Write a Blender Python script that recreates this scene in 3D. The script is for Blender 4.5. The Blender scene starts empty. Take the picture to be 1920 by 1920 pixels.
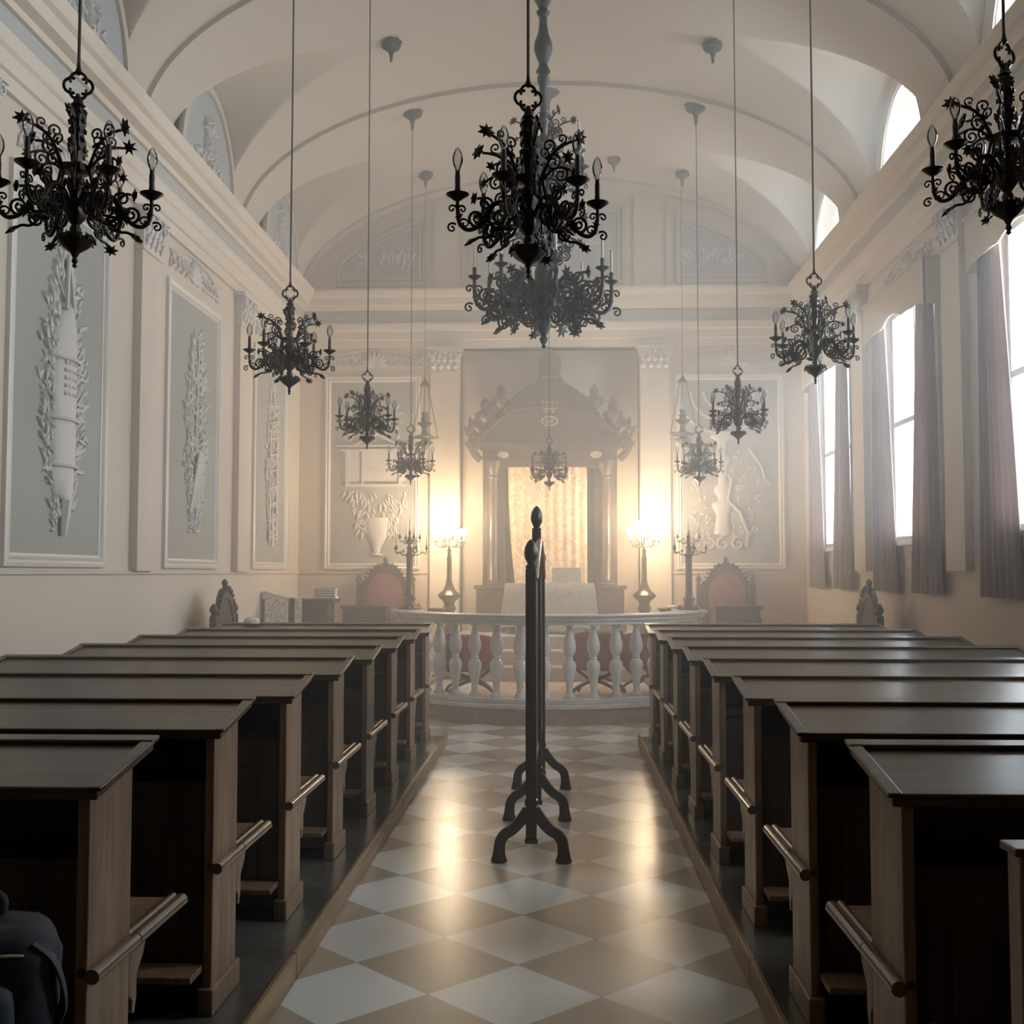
import bpy, math, random
from math import sin, cos, pi, radians, atan, sqrt
from mathutils import Vector, Matrix

# ------------------------------------------------------------------ camera, world, light, exposure
S = bpy.context.scene
COL = S.collection
FPX = 2085.0; EYE = 1.535
YAW = atan(85 / FPX); PITCH = atan(114 / FPX * cos(YAW))
cd = bpy.data.cameras.new('camera'); cam = bpy.data.objects.new('camera', cd); COL.objects.link(cam)
cd.sensor_width = 36; cd.lens = FPX / 1920 * 36; cd.clip_start = .05
cam.location = (0, 0, EYE); cam.rotation_euler = (pi / 2 + PITCH, 0, YAW)
S.camera = cam
W = bpy.data.worlds.new('sky'); S.world = W; W.use_nodes = True
bg = W.node_tree.nodes['Background']; bg.inputs[0].default_value = (.87, .945, 1.0, 1); bg.inputs[1].default_value = 19.0
HAZE = .030; HAZE2 = .040
LAMP_W = 255.0
S.view_settings.view_transform = 'Standard'; S.view_settings.look = 'None'
S.view_settings.exposure = 0.31; S.view_settings.gamma = 1; S.view_settings.use_curve_mapping = False
cy = S.cycles
cy.max_bounces = 7; cy.diffuse_bounces = 4; cy.glossy_bounces = 3; cy.transmission_bounces = 4; cy.transparent_max_bounces = 12
cy.volume_bounces = 1; cy.caustics_reflective = False; cy.caustics_refractive = False
cy.use_denoising = True; cy.sample_clamp_indirect = 4.0
cy.use_adaptive_sampling = True; cy.adaptive_threshold = .02
try: cy.denoiser = 'OPENIMAGEDENOISE'
except Exception: pass

XL, XR, XC, YB = -3.52, 3.32, -.10, 15.0
BAYS = [1.91, 4.79, 7.67, 10.55, 13.43]
PIERS = [.37, 3.25, 6.13, 9.01, 11.89, 14.77]       # near edges of the pilasters
SPR = 5.27

# sky portals just outside the panes (sampling aid for the daylight)
def portal(y, z, w, h):
    l = bpy.data.lights.new('daylight_portal', 'AREA'); l.shape = 'RECTANGLE'; l.size = h; l.size_y = w
    o = bpy.data.objects.new('daylight_portal', l); COL.objects.link(o)
    o.location = (XR + .20, y, z); o.rotation_euler = (0, pi / 2, 0); l.cycles.is_portal = True
for b in BAYS:
    if b > 4: portal(b, 2.95, 1.5, 2.3)
    portal(b, 5.72, 1.55, 1.2)

# ------------------------------------------------------------------ materials
def mat(name, col, rough=.6, metal=0., spec=.5, coat=0., trans=0.):
    m = bpy.data.materials.new(name); m.use_nodes = True; p = m.node_tree.nodes['Principled BSDF']
    p.inputs['Base Color'].default_value = (*col, 1); p.inputs['Roughness'].default_value = rough
    p.inputs['Metallic'].default_value = metal; p.inputs['Specular IOR Level'].default_value = spec
    p.inputs['Coat Weight'].default_value = coat; p.inputs['Coat Roughness'].default_value = .15
    return m
def vary(m, c1, c2, scale=(3, 3, 3), detail=4, bump=0., dist=0.0, coords='Object', rough=None):
    nt = m.node_tree; N = nt.nodes; L = nt.links; p = N['Principled BSDF']
    tc = N.new('ShaderNodeTexCoord'); mp = N.new('ShaderNodeMapping'); mp.inputs['Scale'].default_value = scale
    nz = N.new('ShaderNodeTexNoise'); nz.inputs['Scale'].default_value = 1; nz.inputs['Detail'].default_value = detail
    nz.inputs['Distortion'].default_value = dist
    rp = N.new('ShaderNodeValToRGB'); rp.color_ramp.elements[0].color = (*c1, 1); rp.color_ramp.elements[1].color = (*c2, 1)
    rp.color_ramp.elements[0].position = .35; rp.color_ramp.elements[1].position = .65
    L.new(tc.outputs[coords], mp.inputs[0]); L.new(mp.outputs[0], nz.inputs['Vector']); L.new(nz.outputs['Fac'], rp.inputs[0])
    L.new(rp.outputs[0], p.inputs['Base Color'])
    if bump:
        b = N.new('ShaderNodeBump'); b.inputs['Strength'].default_value = bump; b.inputs['Distance'].default_value = .01
        L.new(nz.outputs['Fac'], b.inputs['Height']); L.new(b.outputs[0], p.inputs['Normal'])
    return m
M = {}
M['cream'] = vary(mat('cream_plaster', (0, 0, 0), .8, spec=.3), (.565, .472, .385), (.60, .505, .415), (1.2, 1.2, 1.2), coords='Generated')
M['cornice'] = mat('cornice_plaster', (.63, .535, .44), .7, spec=.3)
M['vault'] = mat('vault_plaster', (.495, .425, .35), .8, spec=.25)
M['frieze'] = mat('frieze_grey', (.42, .41, .38), .75, spec=.3)
M['field'] = mat('pale_blue_green_plaster', (.335, .322, .29), .7, spec=.3)
M['lunette'] = mat('grey_blue_plaster', (.35, .365, .365), .75, spec=.3)
M['moulding'] = mat('moulding_gloss', (.64, .585, .52), .38, spec=.5)
M['stucco'] = mat('white_stucco', (.56, .52, .49), .6, spec=.4)
M['marblew'] = vary(mat('white_marble', (0, 0, 0), .22, spec=.5), (.56, .55, .54), (.70, .69, .68), (2, 2, 2), 6, dist=1.5)
M['redmarble'] = vary(mat('step_marble', (0, 0, 0), .3), (.36, .27, .22), (.48, .37, .31), (6, 6, 6), 6, dist=1)
M['platstone'] = vary(mat('platform_stone', (0, 0, 0), .25), (.07, .067, .06), (.13, .125, .11), (2.5, 2.5, 2.5), 5)
M['wood'] = vary(mat('walnut_wood', (0, 0, 0), .42, spec=.5, coat=.25), (.150, .092, .056), (.27, .168, .105), (26, 26, 2.5), 5, dist=.4)
M['deskwood'] = vary(mat('desk_wood', (0, 0, 0), .34, spec=.4, coat=.32), (.045, .025, .012), (.078, .046, .023), (2, 30, 30), 5, dist=.3)
M['edgewood'] = vary(mat('platform_edge_wood', (0, 0, 0), .4), (.20, .13, .07), (.33, .22, .12), (20, 2, 20), 4)
M['darkwood'] = mat('blackish_wood', (.035, .022, .018), .35, spec=.5, coat=.2)
M['arkwood'] = vary(mat('ark_wood', (0, 0, 0), .4, coat=.2), (.045, .028, .02), (.08, .05, .035), (5, 5, 5), 5, dist=.6)
M['thronewood'] = mat('throne_wood', (.028, .017, .014), .4)
M['iron'] = mat('dark_bronze', (.035, .027, .022), .38, metal=.75)
M['steel'] = mat('blackened_metal', (.03, .035, .04), .42, metal=.7)
M['cable'] = mat('cable_dark', (.05, .045, .04), .6)
M['brass'] = mat('aged_brass', (.13, .095, .06), .3, metal=.9)
M['silver'] = mat('old_silver', (.35, .32, .28), .25, metal=.95)
M['sleeve'] = mat('candle_sleeve_dark', (.045, .035, .03), .5)
M['candle'] = mat('white_wax', (.72, .68, .60), .5)
M['red'] = vary(mat('red_velvet', (0, 0, 0), .85), (.20, .035, .04), (.28, .06, .06), (14, 14, 14), 3)
M['darkred'] = vary(mat('deep_red_damask', (0, 0, 0), .8), (.13, .03, .035), (.20, .05, .055), (20, 20, 20), 3)
M['lace'] = vary(mat('white_lace', (0, 0, 0), .8), (.38, .36, .33), (.78, .75, .70), (40, 40, 40), 3, bump=.4)
M['brocade'] = vary(mat('pale_brocade', (0, 0, 0), .6), (.34, .32, .29), (.46, .44, .40), (26, 26, 26), 3, bump=.3)
M['parochet'] = vary(mat('cream_embroidered_silk', (0, 0, 0), .55), (.50, .34, .20), (.86, .70, .50), (16, 16, 16), 4, dist=1.5, bump=.3)
M['curtain'] = mat('mauve_curtain', (.32, .26, .255), .8, spec=.2)
M['pelmet'] = mat('beige_pelmet', (.60, .50, .37), .75, spec=.2)
M['rug'] = vary(mat('faded_rug', (0, 0, 0), .95), (.30, .17, .13), (.62, .55, .46), (9, 9, 9), 6, dist=2)
M['window'] = mat('white_window_paint', (.74, .76, .74), .45)
M['bag'] = vary(mat('navy_canvas', (0, 0, 0), .75), (.012, .016, .024), (.028, .034, .046), (25, 25, 25), 3, bump=.3)
M['bag2'] = vary(mat('grey_blue_canvas', (0, 0, 0), .7), (.035, .042, .052), (.06, .07, .085), (30, 30, 30), 3)
M['gilt'] = mat('gilding', (.75, .62, .40), .3, metal=.6)
M['books'] = [mat('book_cover_brown', (.10, .06, .04), .5), mat('book_cover_black', (.03, .03, .035), .45), mat('book_cover_grey', (.25, .24, .23), .5)]
M['paper'] = mat('book_paper', (.75, .70, .60), .8)
# curtain lets daylight through
def translucent(m, fac, col):
    nt = m.node_tree; N = nt.nodes; L = nt.links; out = N['Material Output']; p = N['Principled BSDF']
    t = N.new('ShaderNodeBsdfTranslucent'); t.inputs[0].default_value = (*col, 1); mx = N.new('ShaderNodeMixShader'); mx.inputs[0].default_value = fac
    L.new(p.outputs[0], mx.inputs[1]); L.new(t.outputs[0], mx.inputs[2]); L.new(mx.outputs[0], out.inputs[0])
translucent(M['curtain'], .30, (.50, .38, .36)); translucent(M['pelmet'], .12, (.6, .48, .32))
def glass(name, amt, tint=(1, 1, 1), rough=.02):
    m = bpy.data.materials.new(name); m.use_nodes = True; nt = m.node_tree; N = nt.nodes; L = nt.links
    N.remove(N['Principled BSDF']); out = N['Material Output']
    t = N.new('ShaderNodeBsdfTransparent'); t.inputs[0].default_value = (*tint, 1)
    g = N.new('ShaderNodeBsdfGlossy'); g.inputs['Roughness'].default_value = rough
    fr = N.new('ShaderNodeFresnel'); fr.inputs[0].default_value = 1.45
    mu = N.new('ShaderNodeMath'); mu.operation = 'MULTIPLY'; mu.inputs[1].default_value = amt
    mx = N.new('ShaderNodeMixShader')
    L.new(fr.outputs[0], mu.inputs[0]); L.new(mu.outputs[0], mx.inputs[0]); L.new(t.outputs[0], mx.inputs[1]); L.new(g.outputs[0], mx.inputs[2]); L.new(mx.outputs[0], out.inputs[0])
    return m
M['pane'] = glass('window_glass', .8, (.97, .99, 1)); M['bulbglass'] = glass('bulb_glass', 1.6, (.86, .88, .88))
def emit(name, col, s):
    m = bpy.data.materials.new(name); m.use_nodes = True; nt = m.node_tree; N = nt.nodes; L = nt.links
    N.remove(N['Principled BSDF']); e = N.new('ShaderNodeEmission'); e.inputs[0].default_value = (*col, 1); e.inputs[1].default_value = s
    L.new(e.outputs[0], N['Material Output'].inputs[0]); return m
M['lit'] = emit('lit_bulb', (1, .82, .56), 14)
# marble diamonds
def floor_mat():
    m = mat('marble_diamond_floor', (.5, .5, .5), .17, spec=.5); nt = m.node_tree; N = nt.nodes; L = nt.links; p = N['Principled BSDF']
    g = N.new('ShaderNodeNewGeometry'); sp = N.new('ShaderNodeSeparateXYZ'); L.new(g.outputs['Position'], sp.inputs[0])
    def mth(op, a, b=None):
        n = N.new('ShaderNodeMath'); n.operation = op
        for i, q in enumerate((a, b)):
            if q is None: continue
            if isinstance(q, (int, float)): n.inputs[i].default_value = q
            else: L.new(q, n.inputs[i])
        return n.outputs[0]
    D = .635
    x = mth('DIVIDE', mth('ADD', sp.outputs[0], .16), D); y = mth('DIVIDE', mth('SUBTRACT', sp.outputs[1], 4.130 - .3175), D)
    u = mth('ADD', x, y); v = mth('SUBTRACT', y, x)
    fu = mth('FLOOR', u); fv = mth('FLOOR', v)
    par = mth('MODULO', mth('ABSOLUTE', mth('ADD', fu, fv)), 2)
    cell = N.new('ShaderNodeCombineXYZ'); L.new(fu, cell.inputs[0]); L.new(fv, cell.inputs[1])
    wn = N.new('ShaderNodeTexWhiteNoise'); L.new(cell.outputs[0], wn.inputs['Vector'])
    nz = N.new('ShaderNodeTexNoise'); nz.inputs['Scale'].default_value = 3; nz.inputs['Detail'].default_value = 6; nz.inputs['Distortion'].default_value = 1.2
    L.new(g.outputs['Position'], nz.inputs['Vector'])
    def ramp(a, b, src):
        r = N.new('ShaderNodeMix'); r.data_type = 'RGBA'; r.inputs[6].default_value = (*a, 1); r.inputs[7].default_value = (*b, 1); L.new(src, r.inputs[0]); return r.outputs[2]
    w = ramp((.70, .71, .69), (.75, .75, .72), nz.outputs['Fac']); t = ramp((.43, .365, .29), (.47, .40, .325), nz.outputs['Fac'])
    mx = N.new('ShaderNodeMix'); mx.data_type = 'RGBA'; L.new(par, mx.inputs[0]); L.new(w, mx.inputs[6]); L.new(t, mx.inputs[7])
    hv = N.new('ShaderNodeHueSaturation'); L.new(mx.outputs[2], hv.inputs['Color']); L.new(mth('ADD', mth('MULTIPLY', wn.outputs[0], .16), .92), hv.inputs['Value'])
    # thin joints
    eu = mth('ABSOLUTE', mth('SUBTRACT', mth('FRACT', u), .5)); ev = mth('ABSOLUTE', mth('SUBTRACT', mth('FRACT', v), .5))
    jt = mth('GREATER_THAN', mth('MAXIMUM', eu, ev), .4965)
    dk = N.new('ShaderNodeMix'); dk.data_type = 'RGBA'; dk.inputs[7].default_value = (.22, .18, .14, 1); L.new(mth('MULTIPLY', jt, .6), dk.inputs[0]); L.new(hv.outputs[0], dk.inputs[6])
    L.new(dk.outputs[2], p.inputs['Base Color'])
    r2 = N.new('ShaderNodeTexNoise'); r2.inputs['Scale'].default_value = 7; L.new(g.outputs['Position'], r2.inputs['Vector'])
    p.inputs['Roughness'].default_value = .26
    return m
M['floor'] = floor_mat()

# ------------------------------------------------------------------ mesh helpers
class MB:
    def __init__(s): s.v = []; s.f = []; s.T = None
    def add(s, vs, fs):
        n = len(s.v)
        s.v += [tuple(s.T(*q)) if s.T else tuple(q) for q in vs]; s.f += [tuple(i + n for i in f) for f in fs]; return s
    def box(s, x0, x1, y0, y1, z0, z1):
        return s.add([(x0, y0, z0), (x1, y0, z0), (x1, y1, z0), (x0, y1, z0), (x0, y0, z1), (x1, y0, z1), (x1, y1, z1), (x0, y1, z1)],
                     [(0, 3, 2, 1), (4, 5, 6, 7), (0, 1, 5, 4), (1, 2, 6, 5), (2, 3, 7, 6), (3, 0, 4, 7)])
    def lathe(s, prof, n=16, c=(0, 0, 0), lob=0, k=6, sx=1, sy=1):
        vs = []; fs = []
        for (r, z) in prof:
            for i in range(n):
                a = 2 * pi * i / n; q = r * (1 + lob * cos(k * a)); vs.append((c[0] + q * cos(a) * sx, c[1] + q * sin(a) * sy, c[2] + z))
        for j in range(len(prof) - 1):
            for i in range(n): fs.append((j * n + i, j * n + (i + 1) % n, (j + 1) * n + (i + 1) % n, (j + 1) * n + i))
        fs.append(tuple(range(n))[::-1]); fs.append(tuple((len(prof) - 1) * n + i for i in range(n)))
        return s.add(vs, fs)
    def tube(s, pts, r, n=6, flat=1.0):
        P = [Vector(p) for p in pts]; m = len(P); vs = []; fs = []
        R = r if isinstance(r, (list, tuple)) else [r] * m
        up = Vector((0, 0, 1)); d0 = (P[1] - P[0]).normalized()
        if abs(d0.dot(up)) > .9: up = Vector((0, 1, 0))
        for i in range(m):
            d = (P[min(i + 1, m - 1)] - P[max(i - 1, 0)]); d = d.normalized() if d.length > 1e-9 else d0
            a = up - d * up.dot(d); a = a.normalized() if a.length > 1e-6 else Vector((1, 0, 0)); up = a; b = d.cross(a)
            for j in range(n):
                t = 2 * pi * j / n; vs.append(P[i] + a * cos(t) * R[i] + b * sin(t) * R[i] * flat)
        for i in range(m - 1):
            for j in range(n): fs.append((i * n + j, i * n + (j + 1) % n, (i + 1) * n + (j + 1) % n, (i + 1) * n + j))
        fs.append(tuple(range(n))[::-1]); fs.append(tuple((m - 1) * n + j for j in range(n)))
        return s.add(vs, fs)
    def prism(s, poly, t0, t1, ax='y'):
        mp = {'y': lambda a, b, t: (a, t, b), 'x': lambda a, b, t: (t, a, b), 'z': lambda a, b, t: (a, b, t)}[ax]
        n = len(poly); vs = [mp(a, b, t0) for a, b in poly] + [mp(a, b, t1) for a, b in poly]
        return s.add(vs, [tuple(range(n))[::-1], tuple(range(n, 2 * n))] + [(i, (i + 1) % n, n + (i + 1) % n, n + i) for i in range(n)])
    def build(s, name, m, parent=None, smooth=35, bevel=0, kind=None):
        me = bpy.data.meshes.new(name); me.from_pydata(s.v, [], s.f)
        import bmesh as bm_
        b = bm_.new(); b.from_mesh(me); bm_.ops.recalc_face_normals(b, faces=b.faces); b.to_mesh(me); b.free()
        me.materials.append(M[m] if isinstance(m, str) else m)
        if smooth:
            me.polygons.foreach_set('use_smooth', [True] * len(me.polygons)); me.set_sharp_from_angle(angle=radians(smooth))
        o = bpy.data.objects.new(name, me); COL.objects.link(o)
        if parent: o.parent = parent
        if bevel:
            bv = o.modifiers.new('edge', 'BEVEL'); bv.width = bevel; bv.segments = 2; bv.limit_method = 'ANGLE'
        if kind: o['kind'] = kind
        return o
def tag(o, label, cat, group=None):
    o['label'] = label; o['category'] = cat
    if group: o['group'] = group
    return o
def thing(name, loc, label=None, cat=None, group=None, rz=0, kind=None):
    o = bpy.data.objects.new(name, None); COL.objects.link(o); o.location = loc; o.rotation_euler = (0, 0, rz); o.empty_display_size = .1
    if label: tag(o, label, cat, group)
    if kind: o['kind'] = kind
    return o
def copy_tree(o, parent=None):
    c = o.copy(); COL.objects.link(c)
    if parent: c.parent = parent
    for ch in list(o.children): copy_tree(ch, c)
    return c
def crom(P, k=5):
    P = [Vector((*p, 0)) if len(p) == 2 else Vector(p) for p in P]; out = []
    for i in range(len(P) - 1):
        a, b, c, d = P[max(i - 1, 0)], P[i], P[i + 1], P[min(i + 2, len(P) - 1)]
        for j in range(k):
            t = j / k; out.append(.5 * ((2 * b) + (c - a) * t + (2 * a - 5 * b + 4 * c - d) * t * t + (3 * b - a - 3 * c + d) * t ** 3))
    out.append(P[-1]); return out
def fill2d(outer, holes, depth, fn, name, m, parent=None, kind=None, bevel=0):
    cu = bpy.data.curves.new(name + '_c', 'CURVE'); cu.dimensions = '2D'; cu.fill_mode = 'BOTH'; cu.extrude = depth / 2; cu.resolution_u = 1
    if bevel: cu.bevel_depth = bevel; cu.bevel_resolution = 1
    for ring in [outer] + holes:
        sp = cu.splines.new('POLY'); sp.points.add(len(ring) - 1)
        for i, (a, b) in enumerate(ring): sp.points[i].co = (a, b, 0, 1)
        sp.use_cyclic_u = True
    ob = bpy.data.objects.new(name + '_c', cu); COL.objects.link(ob)
    dg = bpy.context.evaluated_depsgraph_get(); me0 = bpy.data.meshes.new_from_object(ob.evaluated_get(dg))
    mb = MB(); mb.v = [tuple(fn(*v.co)) for v in me0.vertices]; mb.f = [tuple(p.vertices) for p in me0.polygons]
    bpy.data.objects.remove(ob); bpy.data.curves.remove(cu); bpy.data.meshes.remove(me0)
    # weld
    me = mb.build(name, m, parent, 30, 0, kind)
    import bmesh as bm_
    b = bm_.new(); b.from_mesh(me.data); bm_.ops.remove_doubles(b, verts=b.verts, dist=1e-5); bm_.ops.recalc_face_normals(b, faces=b.faces); b.to_mesh(me.data); b.free()
    me.data.set_sharp_from_angle(angle=radians(30))
    return me
def rect(a0, a1, b0, b1): return [(a0, b0), (a1, b0), (a1, b1), (a0, b1)]
def arch(a0, a1, b0, rise, n=20):
    c = (a0 + a1) / 2; w = (a1 - a0) / 2
    return [(a0, b0), (a1, b0)] + [(c + w * cos(pi * i / n), b0 + rise * sin(pi * i / n)) for i in range(0 if rise < 0 else 1, n)]

# ------------------------------------------------------------------ vault
HW = 3.42
def barrel(x):
    t = max(0, 1 - ((x - XC) / HW) ** 2); return SPR + 1.65 * sqrt(t)
def zceil(x, y):
    z = barrel(x); d = HW - abs(x - XC)
    for b in BAYS:
        u = (y - b) / .87
        if abs(u) < 1 and d < 2.1:
            R = 1.02 + .236 * max(0, d); z = max(z, SPR + R * sqrt(1 - u * u))
    return z
Y0 = -2.6
nx, ny = 220, 900
vs = []; fs = []
for j in range(ny + 1):
    y = Y0 + (YB + .05 - Y0) * j / ny
    for i in range(nx + 1):
        x = XC - HW * cos(pi * i / nx) * 1.0
        vs.append((x, y, zceil(x, y)))
for j in range(ny):
    for i in range(nx):
        a = j * (nx + 1) + i; fs.append((a, a + 1, a + nx + 2, a + nx + 1))
MB().add(vs, fs).build('ceiling', 'vault', None, 30, 0, 'structure')
ntrim = [0]
def trim(mb, m, smooth=35, bevel=0):
    ntrim[0] += 1; return mb.build('trim_%d' % ntrim[0], m, None, smooth, bevel, 'structure')
# transverse ribs following the barrel, 45 mm proud
for p in PIERS:
    y0 = p + .05; y1 = min(p + .41, YB)
    mb = MB(); vs = []; fs = []; n = 64
    for i in range(n + 1):
        a = pi * i / n; x = XC - HW * cos(a); z = SPR + 1.65 * sin(a)
        xi = XC - (HW - .045) * cos(a); zi = SPR + (1.65 - .045) * sin(a)
        vs += [(x, y0, z + .02), (xi, y0, zi), (xi, y1, zi), (x, y1, z + .02)]
    for i in range(n):
        for k in range(3): fs.append((i * 4 + k, i * 4 + k + 1, i * 4 + k + 5, i * 4 + k + 4))
    trim(mb.add(vs, fs), 'vault')

# ------------------------------------------------------------------ walls and floor
MB().box(XL - .3, XL, Y0 - .2, YB + 1.2, -.2, 6.6).build('wall_left', 'cream', None, 0, 0, 'structure')
holes = []
WZ0, WZ1 = 1.84, 4.12
for b in BAYS:
    if b > 4: holes.append(rect(b - .72, b + .72, WZ0, WZ1))
    holes.append(arch(b - .76, b + .70, 5.10, 1.12, 28))
fill2d(rect(Y0 - .2, YB + 1.2, -.2, 6.6), holes, .16, lambda a, b, c: (XR + .08 + c, a, b), 'wall_right', 'cream', None, 'structure')
MB().box(XL, XR, Y0 - .2, Y0, -.2, 7.1).build('unseen_wall_near', 'wood', None, 0, 0, 'structure')  # unseen wall, made dark wood so little light bounces onto the pew fronts
NX0, NX1, NZ = -1.31, 1.11, 4.60
fill2d([(XL, -.2), (NX0, -.2), (NX0, NZ), (NX1, NZ), (NX1, -.2), (XR, -.2), (XR, 7.1), (XL, 7.1)], [], .25, lambda a, b, c: (a, YB + .125 + c, b), 'wall_far', 'cream', None, 'structure')
mb = MB(); mb.box(NX0 - .1, NX0, YB + .05, YB + .5, -.2, NZ); mb.box(NX1, NX1 + .1, YB + .05, YB + .5, -.2, NZ); mb.box(NX0 - .1, NX1 + .1, YB + .27, YB + .5, -.2, NZ + .2); mb.box(NX0, NX1, YB + .05, YB + .5, NZ, NZ + .1)
mb.build('wall_niche', 'cream', None, 0, 0, 'structure')
MB().box(XL - .2, XR + .2, Y0 - .2, YB + 1.0, -.2, 0).build('floor', 'floor', None, 0, 0, 'structure')

# entablature profile (projection, height)
PROF = [(0, 4.60), (.035, 4.60), (.035, 4.70), (.06, 4.71), (.06, 4.82), (.085, 4.84), (.10, 4.90), (.10, 4.93), (.04, 4.94), (.04, 5.09), (.075, 5.11), (.09, 5.15), (.16, 5.17), (.17, 5.26), (.21, 5.28), (.24, 5.34), (.24, 5.37), (0, 5.39)]
def run(fn, m, prof, ends):
    vs = []; n = len(prof)
    for e in ends: vs += [fn(p, z, e) for p, z in prof]
    fs = [(i, i + 1, n + i + 1, n + i) for i in range(n - 1)] + [tuple(range(n)), tuple(range(n, 2 * n))]
    return MB().add(vs, fs)
def entab(fn, ends):
    trim(run(fn, 0, PROF[:9], ends), 'cornice', 0); trim(run(fn, 0, [(0, 4.935), (.05, 4.935), (.05, 5.10), (0, 5.10)], ends), 'frieze', 0); trim(run(fn, 0, [(0, 5.10)] + PROF[10:], ends), 'cornice', 0)
entab(lambda p, z, e: (XL + p, e - (0 if e < 0 else p) , z), (Y0, YB))
entab(lambda p, z, e: (XR - p, e - (0 if e < 0 else p), z), (Y0, YB))
entab(lambda p, z, e: (e + (p if e < 0 else -p), YB - p, z), (XL, XR))

# pilasters with leafy capitals
def leaf(mb, u, v, ang, L, w, h, f):
    """one curled acanthus leaf on the plane f(u, v, height)"""
    w = w * .8; ca, sa = cos(ang), sin(ang); old = mb.T; mb.T = None
    pts = [(0, 0, .15), (.35, .5, .7), (.35, -.5, .7), (.72, .36, .8), (.72, -.34, .8), (1, 0, .35), (.5, 0, 1.0), (.85, 0, .95)]
    vs = [f(u + (a * L) * ca - (b * w) * sa, v + (a * L) * sa + (b * w) * ca, c * h) for a, b, c in pts] + [f(u + (a * L) * ca - (b * w) * sa, v + (a * L) * sa + (b * w) * ca, 0) for a, b, c in pts[:6]]
    mb.add(vs, [(0, 6, 1), (0, 2, 6), (1, 6, 7, 3), (6, 2, 4, 7), (3, 7, 5), (7, 4, 5), (0, 1, 9, 8), (1, 3, 11, 9), (3, 5, 13, 11), (5, 4, 12, 13), (4, 2, 10, 12), (2, 0, 8, 10)])
    mb.T = old
def bump(mb, u, v, r, h, f, n=8):
    vs = [f(u + r * cos(2 * pi * i / n), v + r * sin(2 * pi * i / n), 0) for i in range(n)] + [f(u + r * .7 * cos(2 * pi * i / n), v + r * .7 * sin(2 * pi * i / n), h * .75) for i in range(n)] + [f(u, v, h)]
    mb.add(vs, [(i, (i + 1) % n, n + (i + 1) % n, n + i) for i in range(n)] + [(n + i, n + (i + 1) % n, 2 * n) for i in range(n)])
def scrollr(mb, u, v, r0, turns, a0, dr, th, f, h=.03):
    k = int(14 * turns); pts = []
    for i in range(k + 1):
        t = i / k; a = a0 + dr * 2 * pi * turns * t; r = r0 * (1 - .8 * t); pts.append(f(u + r * cos(a), v + r * sin(a), h * .5))
    mb.tube(pts, [th * (1 - .4 * i / k) for i in range(k + 1)], 5)
def pilaster(f, u0, u1, z0, mt='cream'):
    """shaft + capital on plane f(u, z, height)"""
    ntrim[0] += 1
    root = thing('trim_%d' % ntrim[0], (0, 0, 0), kind='structure')
    def B(mb, a0, a1, b0, b1, h0, h1):
        vs = [f(a, b, c) for c in (h0, h1) for a, b in ((a0, b0), (a1, b0), (a1, b1), (a0, b1))]
        mb.add(vs, [(0, 1, 2, 3), (4, 5, 6, 7), (0, 1, 5, 4), (1, 2, 6, 5), (2, 3, 7, 6), (3, 0, 4, 7)])
    mb = MB(); B(mb, u0, u1, z0, 4.27, 0, .07); B(mb, u0 - .02, u1 + .02, z0, z0 + .12, 0, .09) if z0 < 1 else None
    B(mb, u0 - .015, u1 + .015, 4.235, 4.265, 0, .085); mb.build('shaft', mt, root, 0)
    mb = MB(); c = (u0 + u1) / 2; w = (u1 - u0) / 2
    mb.add([f(c + s * (w if t == 0 else w + .03), zz, hh) for zz, hh, t in ((4.27, .0, 0), (4.27, .075, 0), (4.56, .10, 1), (4.56, 0, 1)) for s in (-1, 1)], [(0, 1, 3, 2), (2, 3, 5, 4), (4, 5, 7, 6), (0, 2, 4, 6), (1, 3, 5, 7)])
    B(mb, u0 - .05, u1 + .05, 4.555, 4.60, 0, .13)
    g = lambda a, b, h: f(a, b, h + .075)
    for row, (zz, LL) in enumerate(((4.28, .10), (4.37, .10))):
        for i in range(4 + row): leaf(mb, u0 + (u1 - u0) * (i + .5) / (4 + row), zz, pi / 2, LL, .085, .05, g)
    for s in (-1, 1): scrollr(mb, c + s * (w - .02), 4.51, .055, 1.6, pi / 2, s, .014, lambda a, b, h: f(a, b, h + .10)); leaf(mb, c + s * .05, 4.44, pi / 2 - s * .6, .1, .05, .05, g)
    bump(mb, c, 4.53, .03, .04, lambda a, b, h: f(a, b, h + .1))
    mb.build('capital', 'stucco', root, 40)
fL = lambda u, v, h: (XL + h, u, v)
fR = lambda u, v, h: (XR - h, u, v)
fB = lambda u, v, h: (u, YB - h, v)
DADO = 1.55
for p in PIERS[:5]: pilaster(fL, p, p + .44, DADO); pilaster(fR, p, p + .44, DADO)
pilaster(fB, -1.72, -1.32, 0); pilaster(fB, 1.12, 1.52, 0)
# dado step: upper wall zone edge moulding
def slab(f, a0, a1, b0, b1, h0, h1, mb=None):
    mb = mb or MB(); vs = [f(a, b, c) for c in (h0, h1) for a, b in ((a0, b0), (a1, b0), (a1, b1), (a0, b1))]
    return mb.add(vs, [(0, 1, 2, 3), (4, 5, 6, 7), (0, 1, 5, 4), (1, 2, 6, 5), (2, 3, 7, 6), (3, 0, 4, 7)])
for p, q in zip([-2.6] + [x + .44 for x in PIERS[:5]], PIERS[:5] + [YB]):
    pass
for f, e0, e1 in ((fL, Y0, YB), (fR, Y0, YB)):
    trim(slab(f, e0, e1, 1.525, 1.553, 0, .022), 'cream', 0)
trim(slab(fB, XL, NX0, 1.525, 1.553, 0, .022), 'cream', 0); trim(slab(fB, NX1, XR, 1.525, 1.553, 0, .022), 'cream', 0)

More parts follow.
